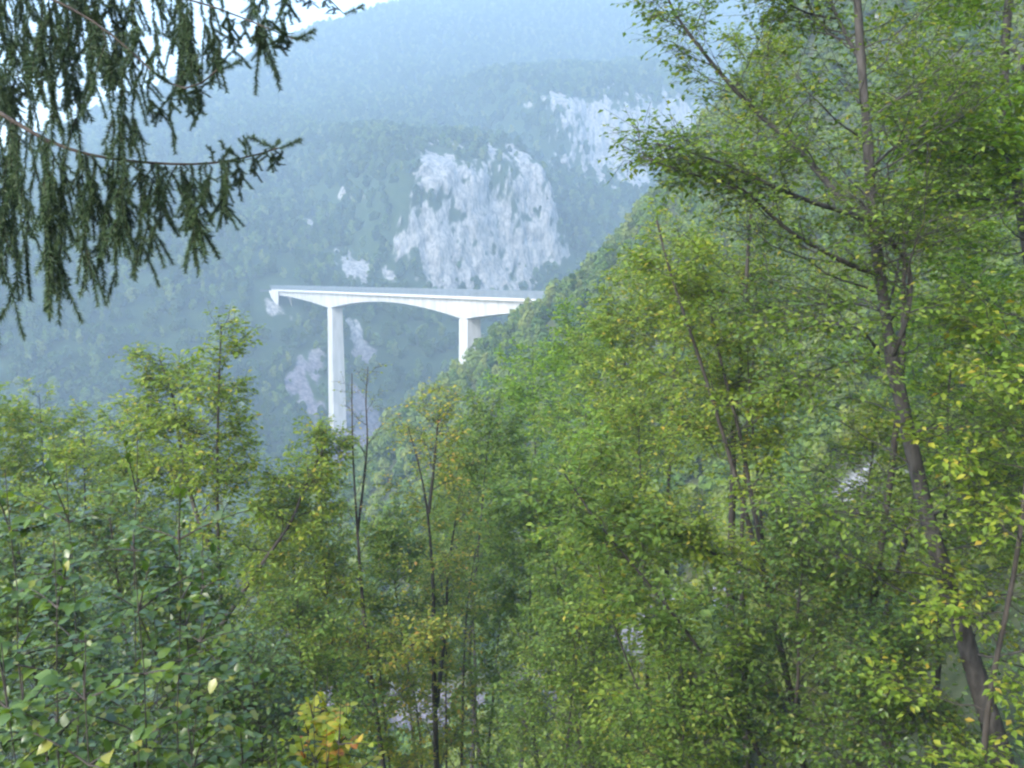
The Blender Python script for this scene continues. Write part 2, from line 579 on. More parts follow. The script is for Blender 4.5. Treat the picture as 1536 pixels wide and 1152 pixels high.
# road leaving the far end of the bridge along the mountain foot
wA, sA = to_ws(*(PR + BD * (T1 + 6)))
V, F = [], []
sA = 112.0
rp_ = [(1.0, 116.5, 4.0), (-4, 116.0, 3.6), (-9, 115.5, 3.2)]
for i, (w_, s_, hw) in enumerate(rp_):
    for k, ds in enumerate((-hw, hw)):
        x_, y_ = from_ws(w_, s_ + ds)
        V += [(x_, y_, ROAD_Z - 0.12), (x_, y_, ROAD_Z - 1.0)]
for i in range(len(rp_) - 1):
    a, b = i * 4, (i + 1) * 4
    F += [(a, b, b + 2, a + 2), (a, a + 1, b + 1, b), (a + 2, b + 2, b + 3, a + 3)]
obj('road', mesh_np('road', V, np.array(F), [M_ASPH]), kind='structure')
# ---------------------------------------------------------------- woods
def rand_dirs(n, r=rng):
    v = r.normal(size=(n, 3))
    return v / np.linalg.norm(v, axis=1, keepdims=True)

def unit(v):
    return v / np.maximum(np.linalg.norm(v, axis=-1, keepdims=True), 1e-9)

def crown_mesh(name, seed, mat, n=420, height=5.0, width=4.0, leaf=0.34, low=0.15, conic=0.0):
    """Crown of leaf sprays spread over several lobes; unit in metres, base at z = 0."""
    r = np.random.default_rng(seed)
    nl = 9
    cen, rad = [], []
    for k in range(nl):
        zz = low + (0.93 - low) * (k + 0.5) / nl + r.uniform(-.05, .05)
        wid = math.sin(math.pi * min(0.97, 0.18 + zz * 0.75)) if conic == 0 else (1.05 - zz)
        a = r.uniform(0, 6.283)
        d = r.uniform(0.05, 0.62) * wid
        cen.append((math.cos(a) * d * width / 2, math.sin(a) * d * width / 2, zz * height))
        rad.append((0.30 + 0.26 * r.random()) * width / 2 * (0.55 + 0.5 * wid))
    cen, rad = np.array(cen), np.array(rad)
    pr = rad ** 2 / (rad ** 2).sum()
    k = r.choice(nl, n, p=pr)
    d = rand_dirs(n, r)
    d[:, 2] = d[:, 2] * 0.75 + 0.18
    P = cen[k] + d * (rad[k] * (0.62 + 0.45 * r.random(n)))[:, None]
    nrm = unit(d + 0.75 * rand_dirs(n, r) + np.array([0, 0, 0.35]))
    t1 = unit(np.cross(nrm, rand_dirs(n, r)))
    t2 = np.cross(nrm, t1)
    sz = leaf * (0.6 + 0.9 * r.random(n))[:, None]
    q = [P - t1 * sz, P - t2 * sz * 0.62 - nrm * sz * 0.25, P + t1 * sz * 1.1, P + t2 * sz * 0.62 + nrm * sz * 0.2]
    V = np.stack(q, 1).reshape(-1, 3)
    i = np.arange(n) * 4
    F = np.concatenate([np.stack([i, i + 1, i + 2], 1), np.stack([i, i + 2, i + 3], 1)])
    return mesh_np(name, V, F, [mat])

M_BARK = bark_mat('bark_grey_brown', (.018, .015, .013), (.055, .047, .04))
M_BARK_G = bark_mat('bark_grey', (.016, .015, .015), (.075, .07, .067), 5.0)

def tube_np(pts, rad, sides=6):
    """pts (T,3), rad (T,) -> V, F quads"""
    pts = np.asarray(pts, float); rad = np.asarray(rad, float)
    V, F = tubes_np(pts[None], rad[None], sides)
    return V, F

def tubes_np(P, Rr, sides=3):
    """many tubes at once: P (M,T,3), Rr (M,T)"""
    M, T, _ = P.shape
    tan = np.gradient(P, axis=1)
    tan = unit(tan)
    ref = np.where(np.abs(tan[:, :1, 2:3]) > 0.8, np.array([1.0, 0, 0]), np.array([0, 0, 1.0]))
    ref = np.broadcast_to(ref, tan.shape)
    u = unit(np.cross(tan, ref))
    v = np.cross(tan, u)
    a = np.arange(sides) / sides * 2 * math.pi
    V = P[:, :, None, :] + Rr[:, :, None, None] * (u[:, :, None, :] * np.cos(a)[None, None, :, None] + v[:, :, None, :] * np.sin(a)[None, None, :, None])
    m, t, s = np.meshgrid(np.arange(M), np.arange(T - 1), np.arange(sides), indexing='ij')
    s2 = (s + 1) % sides
    base = m * T * sides
    F = np.stack([base + t * sides + s, base + t * sides + s2, base + (t + 1) * sides + s2, base + (t + 1) * sides + s], -1).reshape(-1, 4)
    return V.reshape(-1, 3), F

VARS = []
for k in range(9):
    conic = 1.0 if k == 6 else 0.0
    me_c = crown_mesh('crown', 100 + k, M_FOREST[2] if k >= 6 else M_FOREST[k % 2], n=520, height=[4.6, 5.4, 4.0, 5.0, 3.6, 5.8, 7.0, 5.0, 4.4][k],
                      width=[4.2, 4.0, 4.6, 3.6, 4.4, 4.4, 3.2, 4.4, 4.6][k], leaf=0.30, low=0.12, conic=conic)
    pts = np.array([(0, 0, -1.0), (0.05, 0.02, 0.8), (-0.05, 0.06, 2.2), (0.05, 0, 3.4)])
    V, F = tube_np(pts, [0.11, 0.09, 0.06, 0.02], 5)
    VARS.append((me_c, mesh_np('trunk', V, F, [M_BARK], smooth=True)))

def project(P):
    P = np.atleast_2d(P)
    cp, sp = math.cos(PITCH), math.sin(PITCH)
    dep = P[:, 1] * cp - P[:, 2] * sp
    upc = P[:, 1] * sp + P[:, 2] * cp
    return 768 + FPX * P[:, 0] / dep, 576 - FPX * upc / dep, dep

def bridge_near(x, y):
    dx, dy = x - PR[0], y - PR[1]
    t = dx * BD[0] + dy * BD[1]
    n = np.abs(dx * BN[0] + dy * BN[1])
    return t, n

# candidates on the near hillside
gx, gy = np.meshgrid(np.arange(-70, 130, 2.9), np.arange(38, 262, 2.9), indexing='ij')
cx_ = (gx + rng.uniform(-1.2, 1.2, gx.shape)).ravel()
cy_ = (gy + rng.uniform(-1.2, 1.2, gy.shape)).ravel()
cz_ = hill_z(cx_, cy_)
rk_ = hill_rock(cx_, cy_, cz_)
tb, nb_ = bridge_near(cx_, cy_)
ok = (rk_ < 0.45) & ~((tb > -60) & (nb_ < 6.5) & (cz_ > -17)) & (cz_ > -60) & ~((np.abs(tb) < 6) & (nb_ < 6))
cx_, cy_, cz_ = cx_[ok], cy_[ok], cz_[ok]
px_, py_, dp_ = project(np.stack([cx_, cy_, cz_ + 2], 1))
inside = (px_ > 540) & (px_ < 1060) & (py_ > 200) & (py_ < 740) & (cy_ > 80) & (cy_ < 215)
facing = hill_q(cx_, cy_)
score = np.where(inside, 0, 1000) + dp_ + np.abs(px_ - 760) * 0.12
order = np.argsort(score)
pick = order[:290]
rest = order[290:]
WOOD = 'trees on the spur right of the bridge'
proto_objs = [None] * 9
def zone_label(i, k):
    what = 'dark pointed conifer' if k == 6 else 'round bushy green tree'
    if k > 6:
        what = 'rounded dark green tree'
    elif k != 6 and rngl.random() < 0.3:
        what = 'small rounded green shrub'
    if px_[i] < 640:
        wh = 'at the low left spur tip, right of the tall pier'
    elif px_[i] < 735 and py_[i] > 470:
        wh = 'on the spur around the right pier foot'
    elif px_[i] < 850 and py_[i] < 500:
        wh = 'on the spur where it hides the right bridge end'
    elif py_[i] < 430:
        wh = 'high on the spur, right of the bridge end'
    else:
        wh = 'on the middle of the spur, right of the right pier'
    return what + ' ' + wh
rngl = np.random.default_rng(5)
for n_, i in enumerate(pick):
    k = int(rng.choice(9, p=[.17, .16, .16, .16, .13, .12, .04, .03, .03]))
    if n_ < 9:
        k = n_
    sc = float(rng.uniform(0.62, 1.12))
    e = empty('hillside_tree', (float(cx_[i]), float(cy_[i]), float(cz_[i]) - 0.25), group=WOOD, category='tree',
              label=zone_label(i, k))
    e.rotation_euler = (0, 0, float(rng.uniform(0, 6.28)))
    e.scale = (sc, sc, sc * float(rng.uniform(0.85, 1.2)))
    c = obj('crown', VARS[k][0], e)
    obj('trunk', VARS[k][1], e)
    if proto_objs[k] is None:
        proto_objs[k] = c

def scatter_group(name, protos, smin, smax):
    """Geometry nodes: one of the tree crowns on every vertex."""
    ng = bpy.data.node_groups.new(name, 'GeometryNodeTree')
    ng.interface.new_socket('Geometry', in_out='INPUT', socket_type='NodeSocketGeometry')
    ng.interface.new_socket('Geometry', in_out='OUTPUT', socket_type='NodeSocketGeometry')
    nin = ng.nodes.new('NodeGroupInput'); nout = ng.nodes.new('NodeGroupOutput')
    join = ng.nodes.new('GeometryNodeJoinGeometry')
    for p in protos:
        oi = ng.nodes.new('GeometryNodeObjectInfo')
        oi.inputs['Object'].default_value = p
        oi.inputs['As Instance'].default_value = True
        ng.links.new(oi.outputs['Geometry'], join.inputs[0])
    iop = ng.nodes.new('GeometryNodeInstanceOnPoints')
    iop.inputs['Pick Instance'].default_value = True
    ri = ng.nodes.new('FunctionNodeRandomValue'); ri.data_type = 'INT'
    ri.inputs['Min'].default_value and None
    ri.inputs[4].default_value = 0
    ri.inputs[5].default_value = len(protos) - 1
    ng.links.new(ri.outputs[2], iop.inputs['Instance Index'])
    rr = ng.nodes.new('FunctionNodeRandomValue'); rr.data_type = 'FLOAT_VECTOR'
    rr.inputs[0].default_value = (-0.08, -0.08, 0)
    rr.inputs[1].default_value = (0.08, 0.08, 6.283)
    e2r = ng.nodes.new('FunctionNodeEulerToRotation')
    ng.links.new(rr.outputs[0], e2r.inputs[0])
    ng.links.new(e2r.outputs[0], iop.inputs['Rotation'])
    at_ = ng.nodes.new('GeometryNodeInputNamedAttribute'); at_.data_type = 'FLOAT'
    at_.inputs['Name'].default_value = 'tree_size'
    ng.links.new(at_.outputs[0], iop.inputs['Scale'])
    ng.links.new(nin.outputs[0], iop.inputs['Points'])
    ng.links.new(join.outputs[0], iop.inputs['Instance'])
    ng.links.new(iop.outputs[0], nout.inputs[0])
    return ng

def scatter(name, P, sizes, protos, **props):
    me = bpy.data.meshes.new(name)
    me.vertices.add(len(P))
    me.vertices.foreach_set('co', np.asarray(P, np.float32).ravel())
    set_attr(me, 'tree_size', sizes)
    o = obj(name, me, **props)
    md = o.modifiers.new('scatter', 'NODES')
    md.node_group = scatter_group(name, protos, 0, 0)
    return o

P = np.stack([cx_[rest], cy_[rest], cz_[rest] - 0.25], 1)
scatter('hillside_wood', P, rng.uniform(0.65, 1.2, len(P)), proto_objs[:6], kind='stuff',
        label='continuous green scrub wood clothing the lower and right hillside', category='wood')

# wood on the far mountain; mostly dark crowns, its shade put into their colour
n0 = 60000
w = rng.uniform(-600, 700, n0)
s = rng.uniform(-10, 800, n0)
x, y = from_ws(w, s)
z = mountain_raw(w, s)
rk = mountain_rock(w, s, z)
px, py, dp = project(np.stack([x, y, z + 4], 1))
keep = (px > -120) & (px < 1250) & (py > -140) & (py < 1000) & (rng.random(n0) > np.where(rk > 0.48, 0.78, 0.0))
tb, nn = bridge_near(x, y)
keep &= ~((nn < 8.5) & (z > -20) & (tb < T1 + 5)) & ~((np.abs(tb - SPAN) < 6) & (nn < 6))
keep &= ~((s > 104) & (s < 118) & (w < 6) & (w > -9)) & ~((np.abs(w + 9) < 7) & (np.abs(s - 101) < 9))
w, s, x, y, z, rk = [a[keep] for a in (w, s, x, y, z, rk)]
sz = rng.uniform(0.95, 1.75, len(x)) * np.where(rk > 0.45, 0.30, np.where(rk > 0.15, 0.6, 1.0)) * np.where(s < 150, 0.85, 1.0)
print('mountain trees', len(x))
scatter('mountain_wood', np.stack([x, y, z - 0.5], 1), sz, [proto_objs[7], proto_objs[8], proto_objs[7], proto_objs[8], proto_objs[0], proto_objs[3]], kind='stuff',
        label='far hazy green wood covering the mountain behind the bridge', category='wood')
# valley floor
n0 = 2600
x = rng.uniform(-215, 0, n0); y = rng.uniform(60, 300, n0)
z = hill_z(x, y); w, s = to_ws(x, y)
k_ = (z < -52) & (s < 5)
scatter('valley_wood', np.stack([x, y, z], 1)[k_], rng.uniform(0.8, 1.5, k_.sum()), proto_objs[:6], kind='stuff',
        label='green wood filling the valley floor below the bridge', category='wood')

# ---------------------------------------------------------------- haze in the valley air
me = box_mesh('haze', -800, 900, -120, 1500, -110, 640, M_ASPH)
me.materials.clear()
mh, nt, out = new_mat('haze_air')
pv = N(nt, 'ShaderNodeVolumePrincipled')
pv.inputs['Color'].default_value = (0.60, 0.79, 1.0, 1)
pv.inputs['Density'].default_value = 0.0009
pv.inputs['Anisotropy'].default_value = 0.1
nt.links.new(pv.outputs['Volume'], out.inputs['Volume'])
me.materials.append(mh)
obj('haze', me, kind='stuff', label='pale blue haze filling the valley air', category='haze')
# ---------------------------------------------------------------- foreground trees
LEAF_T = np.array([(0, 0, 0), (0.42, 0.30, 0.07), (1.0, 0, -0.07), (0.42, -0.30, 0.07), (0.5, 0, 0.0)])
LEAF_F = np.array([(0, 4, 1), (1, 4, 2), (0, 3, 4), (3, 2, 4)])

LEAF_F2 = np.array([(0, 2, 1), (0, 3, 2)])

G1 = [(0, (0.064, 0.122, 0.018)), (.45, (0.112, 0.19, 0.027)), (.85, (0.162, 0.24, 0.035)), (.97, (0.235, 0.28, 0.045)), (1, (0.35, 0.31, 0.05))]
G2 = [(0, (0.092, 0.155, 0.018)), (.5, (0.164, 0.248, 0.028)), (.85, (0.235, 0.302, 0.036)), (.97, (0.344, 0.344, 0.047)), (1, (0.437, 0.319, 0.052))]
G3 = [(0, (0.086, 0.181, 0.017)), (.6, (0.155, 0.275, 0.024)), (1, (0.267, 0.353, 0.034))]
G4 = [(0, (0.038, 0.081, 0.014)), (.6, (0.077, 0.136, 0.021)), (.92, (0.126, 0.193, 0.025)), (1, (0.224, 0.224, 0.042))]
G5 = [(0, (0.117, 0.181, 0.026)), (.5, (0.191, 0.250, 0.031)), (.8, (0.319, 0.319, 0.048)), (.95, (0.446, 0.351, 0.053)), (1, (0.383, 0.212, 0.053))]
G6 = [(0, (.20, .28, .03)), (.6, (.38, .40, .04)), (.85, (.48, .38, .05)), (.96, (.50, .24, .05)), (1, (.42, .12, .04))]
LM = {'green': leaf_mat('leaf_green', G1), 'yellowish': leaf_mat('leaf_yellowish', G2), 'bright': leaf_mat('leaf_bright', G3, trans=0.5),
      'deep': leaf_mat('leaf_deep', G4, rough=0.33, spec=0.6, trans=0.4), 'autumn': leaf_mat('leaf_autumn', G5), 'maple': leaf_mat('leaf_maple', G6)}

def leaf_cloud(P, D, Nn, size, T=LEAF_T, F=LEAF_F):
    """leaves at P pointing along D with face normal Nn"""
    D = unit(D)
    S_ = unit(np.cross(Nn, D))
    Nn = np.cross(D, S_)
    V = P[:, None, :] + size[:, None, None] * (T[None, :, 0:1] * D[:, None, :] + T[None, :, 1:2] * S_[:, None, :] + T[None, :, 2:3] * Nn[:, None, :])
    k = len(T)
    f = (np.arange(len(P)) * k)[:, None, None] + F[None]
    return V.reshape(-1, 3), f.reshape(-1, 3)

def curves(P0, D, L, up, wob, T, r):
    """bent sprays: P0 (M,3), D (M,3) unit, L (M,) -> (M,T,3)"""
    t = np.linspace(0, 1, T)
    side = unit(np.cross(D, rand_dirs(len(D), r)))
    bend = np.array([0, 0, 1.0]) * up + side * (wob * r.normal(size=(len(D), 1)))
    return P0[:, None, :] + L[:, None, None] * (t[None, :, None] * D[:, None, :] + (t ** 2)[None, :, None] * bend[:, None, :])

def resample(pts, n):
    pts = np.asarray(pts, float)
    d = np.concatenate([[0], np.cumsum(np.linalg.norm(np.diff(pts, axis=0), axis=1))])
    t = np.linspace(0, d[-1], n)
    out = np.stack([np.interp(t, d, pts[:, k]) for k in range(3)], 1)
    for _ in range(2):
        out[1:-1] = 0.25 * out[:-2] + 0.5 * out[1:-1] + 0.25 * out[2:]
    return out, d[-1]

class Broadleaf:
    def __init__(self, name, label, base, pal='green', bark=None, seed=1, group=None, category='tree'):
        self.r = np.random.default_rng(seed)
        self.base = np.asarray(base, float)
        self.e = empty(name, tuple(float(v) for v in base), label=label, category=category)
        if group:
            self.e['group'] = group
        self.pal, self.bark = pal, bark or M_BARK
        self.br = []                          # leafy branches: (pts, length, radius)

    def tube(self, nm, pts, r0, r1, sides=7, pw=1.0):
        n = len(pts)
        rad = r0 + (r1 - r0) * np.linspace(0, 1, n) ** pw
        rad = rad * (1 + 0.06 * self.r.normal(size=n))
        V, F = tube_np(pts - self.base, rad, sides)
        return obj(nm, mesh_np(nm, V, F, [self.bark], smooth=True), self.e)

    def stem(self, pts, r0, r1, n=26, nm='trunk', wob=0.0, pw=1.0):
        p, L = resample(pts, n)
        if wob:
            p[1:] += wob * np.cumsum(self.r.normal(size=(n - 1, 3)) * np.array([1, 1, .2]), 0) / math.sqrt(n)
        self.tube(nm, p, r0, r1, pw=pw)
        return p, L

    def limb(self, pts, r0, r1, n=16, leafy=True):
        p, L = resample(pts, n)
        self.tube('branch', p, r0, r1, 6)
        if leafy:
            self.br.append((p, L, r0))
            self.boughs(p, 0.2, 0.97, max(4, int(L * 4)), min(0.55 * L, 0.85), 0.4, (35, 70), 0.1, min(0.010, r0 * .5))
        return p

    def boughs(self, p, t0, t1, count, l0, l1, ang=(40, 70), up=0.15, r0=0.02, bias=None):
        """side branches of a stem polyline between fractions t0 and t1"""
        r = self.r
        n = len(p)
        az0 = r.uniform(0, 6.28)
        for k in range(count):
            t = t0 + (t1 - t0) * (k + r.uniform(0, .9)) / count
            i = min(n - 2, int(t * (n - 1)))
            tan = unit(p[i + 1] - p[i])
            a = az0 + k * 2.4 + r.uniform(-.5, .5)
            h = np.array([math.cos(a), math.sin(a), 0])
            if bias is not None:
                h = unit(h + bias)
            th = R(r.uniform(*ang))
            d = unit(tan * math.cos(th) + h * math.sin(th))
            f = (t - t0) / max(1e-6, t1 - t0)
            L = (l0 + (l1 - l0) * f) * r.uniform(0.7, 1.2)
            m = 9
            tt_ = np.linspace(0, 1, m)
            wob = np.cumsum(r.normal(size=(m, 3)), 0) * 0.02 * L
            wob[0] = 0
            q = p[i] + L * (tt_[:, None] * d + (tt_ ** 2)[:, None] * np.array([0, 0, up])) + wob
            rr = r0 * (1 - 0.6 * f)
            self.tube('branch', q, rr, rr * 0.2, 5)
            self.br.append((q, L, rr))

    def tip(self, p, n=7):
        q = p[-n:]
        self.br.append((q, float(np.linalg.norm(q[-1] - q[0])), 0.012))

    def foliage(self, subs=7, twigs=4, leaves=8, sub_len=0.42, twig_len=0.26, leaf=0.06, droop=0.25, start=0.18, flat=0.6, drop_mat=None):
        r = self.r
        P2, D2, L2, R2 = [], [], [], []
        for q, L, rad in self.br:
            n = len(q)
            m = max(3, int(subs * r.uniform(.8, 1.25)))
            t = start + (1 - start) * (np.arange(m) + r.random(m)) / m
            fi = np.clip(t * (n - 1), 0, n - 1.001)
            i0 = fi.astype(int)
            P = q[i0] + (q[i0 + 1] - q[i0]) * (fi - i0)[:, None]
            tan = unit(q[np.minimum(i0 + 1, n - 1)] - q[i0])
            side = unit(np.cross(tan, np.array([0, 0, 1.0])) * r.choice([-1, 1], m)[:, None] + 0.55 * rand_dirs(m, r))
            d = unit(tan * 0.75 + side * 0.8)
            P2.append(P); D2.append(d)
            L2.append(np.minimum(sub_len, 0.5 * L) * (1.15 - 0.55 * t) * r.uniform(.7, 1.3, m))
            R2.append(np.full(m, min(rad * 0.4, 0.008)))
        P2, D2, L2, R2 = np.concatenate(P2), np.concatenate(D2), np.concatenate(L2), np.concatenate(R2)
        C2 = curves(P2, D2, L2, 0.12, 0.12, 6, r)
        M = len(P2)
        # twigs
        t = (np.arange(twigs)[None] + r.random((M, twigs))) / twigs * 0.8 + 0.2
        fi = t * 4.999
        i0 = fi.astype(int)
        mi = np.arange(M)[:, None]
        P3 = C2[mi, i0] + (C2[mi, i0 + 1] - C2[mi, i0]) * (fi - i0)[..., None]
        tan = unit(C2[mi, i0 + 1] - C2[mi, i0]).reshape(-1, 3)
        P3 = P3.reshape(-1, 3)
        d3 = unit(tan * 0.7 + 0.8 * rand_dirs(len(P3), r) * np.array([1, 1, 0.6]))
        L3 = twig_len * r.uniform(.6, 1.3, len(P3))
        C3 = curves(P3, d3, L3, -0.08, 0.15, 4, r)
        Va, Fa = tubes_np(C2[:, [0, 2, 5]], np.linspace(1, .35, 3)[None] * R2[:, None], 3)
        Vb_, Fb_ = tubes_np(C3[:, [0, 3]], np.linspace(1, .4, 2)[None] * np.full((len(P3), 1), 0.0022 + leaf * 0.012), 3)
        V = np.concatenate([Va, Vb_]) - self.base
        obj('twigs', mesh_np('twigs', V, np.concatenate([Fa, Fb_ + len(Va)]), [self.bark], smooth=True), self.e, kind='stuff')
        # leaves along twigs
        K = len(P3)
        t = np.clip((np.arange(leaves)[None] + r.random((K, leaves))) / leaves, 0.05, 1)
        fi = t * 2.999
        i0 = fi.astype(int)
        ki = np.arange(K)[:, None]
        P4 = (C3[ki, i0] + (C3[ki, i0 + 1] - C3[ki, i0]) * (fi - i0)[..., None]).reshape(-1, 3)
        tan = unit(C3[ki, i0 + 1] - C3[ki, i0]).reshape(-1, 3)
        m = len(P4)
        sd = unit(np.cross(tan, np.array([0, 0, 1.0])) + 1e-4) * r.choice([-1, 1], m)[:, None]
        D4 = unit(tan * 0.5 + sd * 0.8 + 0.35 * rand_dirs(m, r) - np.array([0, 0, droop]))
        N4 = unit(np.array([0, 0, 1.0]) + flat * rand_dirs(m, r))
        P4 = P4 + D4 * leaf * 0.25
        s4 = leaf * r.uniform(.6, 1.3, m)
        V, F = leaf_cloud(P4, D4, N4, s4) if leaf < 0.082 else leaf_cloud(P4, D4, N4, s4, LEAF_T[:4], LEAF_F2)
        obj('leaves', mesh_np('leaves', V - self.base, F, [LM[self.pal]]), self.e, kind='stuff')
        return m

def ground(p):
    return np.array([p[0], p[1], float(hill_z(p[0], p[1])) - 0.15])

def pxline(Y, pts, wig=0.0, seed=0):
    r = np.random.default_rng(seed)
    out = []
    for k, p in enumerate(pts):
        dy = p[2] if len(p) > 2 else 0.0
        out.append(at(p[0], p[1], Y + dy + wig * r.normal()))
    return out

NL = 0
# --- the tall leaning tree at the right
st = pxline(9.0, [(1530, 1240, -.2), (1500, 1130), (1440, 935), (1390, 780), (1362, 645), (1332, 520), (1324, 430), (1308, 340), (1302, 200), (1290, 90), (1283, -60), (1290, -220)], 0.05, 1)
st = [ground(st[0] + np.array([.5, -.2, 0]))] + st
T = Broadleaf('leaning_tree', 'tall tree with thick grey leaning trunk forking high at the right', st[0], 'green', M_BARK_G, 1)
p, L = T.stem(st, 0.165, 0.024, 40, pw=0.7)
T.limb(pxline(9.0, [(1308, 345), (1262, 300, .1), (1225, 255, .2), (1190, 215, .2), (1130, 165, .3), (1080, 110, .3), (1040, 60, .3), (1000, 5, .3), (985, -60, .3)]), 0.042, 0.008, 22)
T.limb(pxline(9.0, [(1312, 336), (1270, 318, -.3), (1232, 308, -.5), (1168, 285, -.7), (1100, 250, -.8), (1050, 232, -.9), (985, 215, -1.0)]), 0.030, 0.006, 16)
T.limb(pxline(9.0, [(1322, 412), (1290, 405, -.2), (1240, 380, -.4), (1190, 352, -.6), (1150, 320, -.7), (1110, 270, -.8), (1060, 270, -.9), (960, 235, -1.1)]), 0.030, 0.005, 18)
T.limb(pxline(9.0, [(1336, 535), (1352, 505, -.2), (1366, 450, -.3), (1367, 402, -.3), (1345, 372, -.4), (1318, 338, -.5), (1290, 300, -.6)]), 0.035, 0.012, 18, leafy=True)
T.limb(pxline(9.0, [(1328, 470), (1340, 440, .2), (1347, 395, .3), (1370, 320, .5), (1395, 230, .7)]), 0.018, 0.005)
T.limb(pxline(9.0, [(1292, 95), (1265, 45, .3), (1248, 10, .4), (1235, -50, .5), (1220, -120, .5)]), 0.025, 0.008)
T.limb(pxline(9.0, [(1255, 28, .35), (1215, 22, .2), (1180, 5, .1), (1150, -30, 0)]), 0.014, 0.004)
T.limb(pxline(9.0, [(1318, 530), (1300, 500, -.3), (1275, 487, -.6), (1235, 485, -.8), (1180, 500, -1.0)]), 0.016, 0.004)
T.limb(pxline(9.0, [(1318, 465), (1290, 455, .3), (1230, 455, .6), (1150, 470, .9), (1080, 470, 1.1)]), 0.018, 0.004)
T.limb(pxline(9.0, [(1316, 552), (1290, 540, -.2), (1255, 545, -.4), (1210, 575, -.6), (1160, 590, -.8)]), 0.014, 0.004)
T.limb(pxline(9.0, [(1300, 185), (1340, 150, .3), (1390, 130, .5), (1440, 125, .7)]), 0.016, 0.004)
T.limb(pxline(9.0, [(1300, 260), (1335, 225, -.3), (1400, 175, -.6), (1450, 120, -.8)]), 0.016, 0.004)
T.limb(pxline(9.0, [(1405, 830), (1350, 790, -.3), (1290, 770, -.7), (1200, 760, -1.1)]), 0.018, 0.004)
T.limb(pxline(9.0, [(1390, 780), (1450, 740, .3), (1500, 720, .5), (1570, 700, .8)]), 0.018, 0.004)
T.limb(pxline(9.0, [(1362, 650), (1410, 640, -.3), (1470, 650, -.6), (1540, 640, -.9)]), 0.018, 0.004)
T.boughs(p, 0.30, 0.62, 16, 1.5, 1.3, (60, 95), 0.05, 0.016, bias=np.array([0, .7, 0]))
T.boughs(p, 0.62, 0.98, 26, 1.7, 0.9, (40, 75), 0.15, 0.014)
T.tip(p)
NL += T.foliage(8, 4, 5, 0.55, 0.30, 0.064)

# --- tree at the right edge
st = pxline(11.0, [(1600, 1000), (1580, 700), (1556, 460), (1538, 330), (1516, 230), (1502, 130), (1508, 40), (1522, -60), (1530, -200)], 0.08, 2)
st = [ground(st[0])] + st
T = Broadleaf('edge_tree', 'leafy tree with dark curved trunk cut by the right photo edge', st[0], 'bright', M_BARK_G, 2)
p, L = T.stem(st, 0.16, 0.04, 34)
T.limb(pxline(11.0, [(1530, 310), (1500, 290, -.2), (1450, 245, -.4), (1400, 205, -.6), (1385, 170, -.7)]), 0.025, 0.006)
T.limb(pxline(11.0, [(1505, 70), (1525, 75, -.2), (1545, 120, -.3), (1560, 170, -.4)]), 0.03, 0.015)
T.limb(pxline(11.0, [(1530, 300), (1480, 300, .4), (1420, 290, .7), (1380, 300, 1.0)]), 0.02, 0.006)
T.boughs(p, 0.35, 0.98, 34, 1.9, 1.0, (50, 90), 0.05, 0.016, bias=np.array([-.5, -.1, 0]))
T.tip(p)
NL += T.foliage(13, 4, 8, 0.55, 0.3, 0.082)

st = pxline(8.0, [(1480, 1060), (1500, 960), (1525, 850), (1538, 740), (1550, 600), (1570, 420)], 0.03, 3)
st = [ground(st[0])] + st
T = Broadleaf('slim_tree', 'slim tree rising beside the leaning trunk at lower right edge', st[0], 'yellowish', M_BARK, 3)
p, L = T.stem(st, 0.045, 0.012, 24)
T.boughs(p, 0.35, 0.98, 18, 1.1, 0.7, (50, 90), 0.05, 0.01, bias=np.array([-.3, -.1, 0]))
T.tip(p)
NL += T.foliage(10, 4, 7, 0.4, 0.26, 0.08)

# --- twin stems right of centre
st = pxline(13.0, [(1215, 1200), (1200, 1120), (1185, 1030), (1160, 930), (1135, 830), (1105, 720), (1075, 620), (1050, 540), (1030, 480), (1000, 400), (985, 330)], 0.05, 4)
b0 = ground(st[0])
T = Broadleaf('twin_stem_tree', 'slender tree with two dark parallel stems right of centre', b0, 'yellowish', M_BARK, 4)
p, L = T.stem([b0] + st, 0.085, 0.015, 34)
st2 = pxline(13.0, [(1155, 920, .1), (1142, 820, .2), (1130, 760, .3), (1110, 650, .4), (1085, 560, .5), (1068, 480, .6), (1055, 400, .7)], 0.04, 5)
p2, _ = T.stem(st2, 0.05, 0.012, 24, 'trunk')
st3 = pxline(13.0, [(1145, 820, .2), (1135, 700, .5), (1125, 600, .7), (1120, 510, .9)], 0.04, 6)
p3, _ = T.stem(st3, 0.025, 0.008, 18, 'trunk')
T.limb(pxline(13.0, [(1135, 860), (1080, 835, -.4), (990, 790, -.9), (920, 757, -1.2)]), 0.028, 0.008)
T.limb(pxline(13.0, [(1150, 895), (1190, 850, .4), (1260, 840, .8), (1330, 880, 1.2)]), 0.025, 0.008)
T.boughs(p, 0.50, 0.99, 20, 1.5, 0.7, (45, 85), 0.05, 0.014, bias=np.array([.2, .7, 0]))
T.boughs(p2, 0.35, 0.99, 12, 1.3, 0.6, (45, 85), 0.05, 0.012, bias=np.array([.2, .7, 0]))
T.boughs(p3, 0.3, 0.99, 8, 1.0, 0.5, (45, 85), 0.05, 0.01)
T.tip(p); T.tip(p2); T.tip(p3)
NL += T.foliage(11, 4, 7, 0.5, 0.3, 0.085)

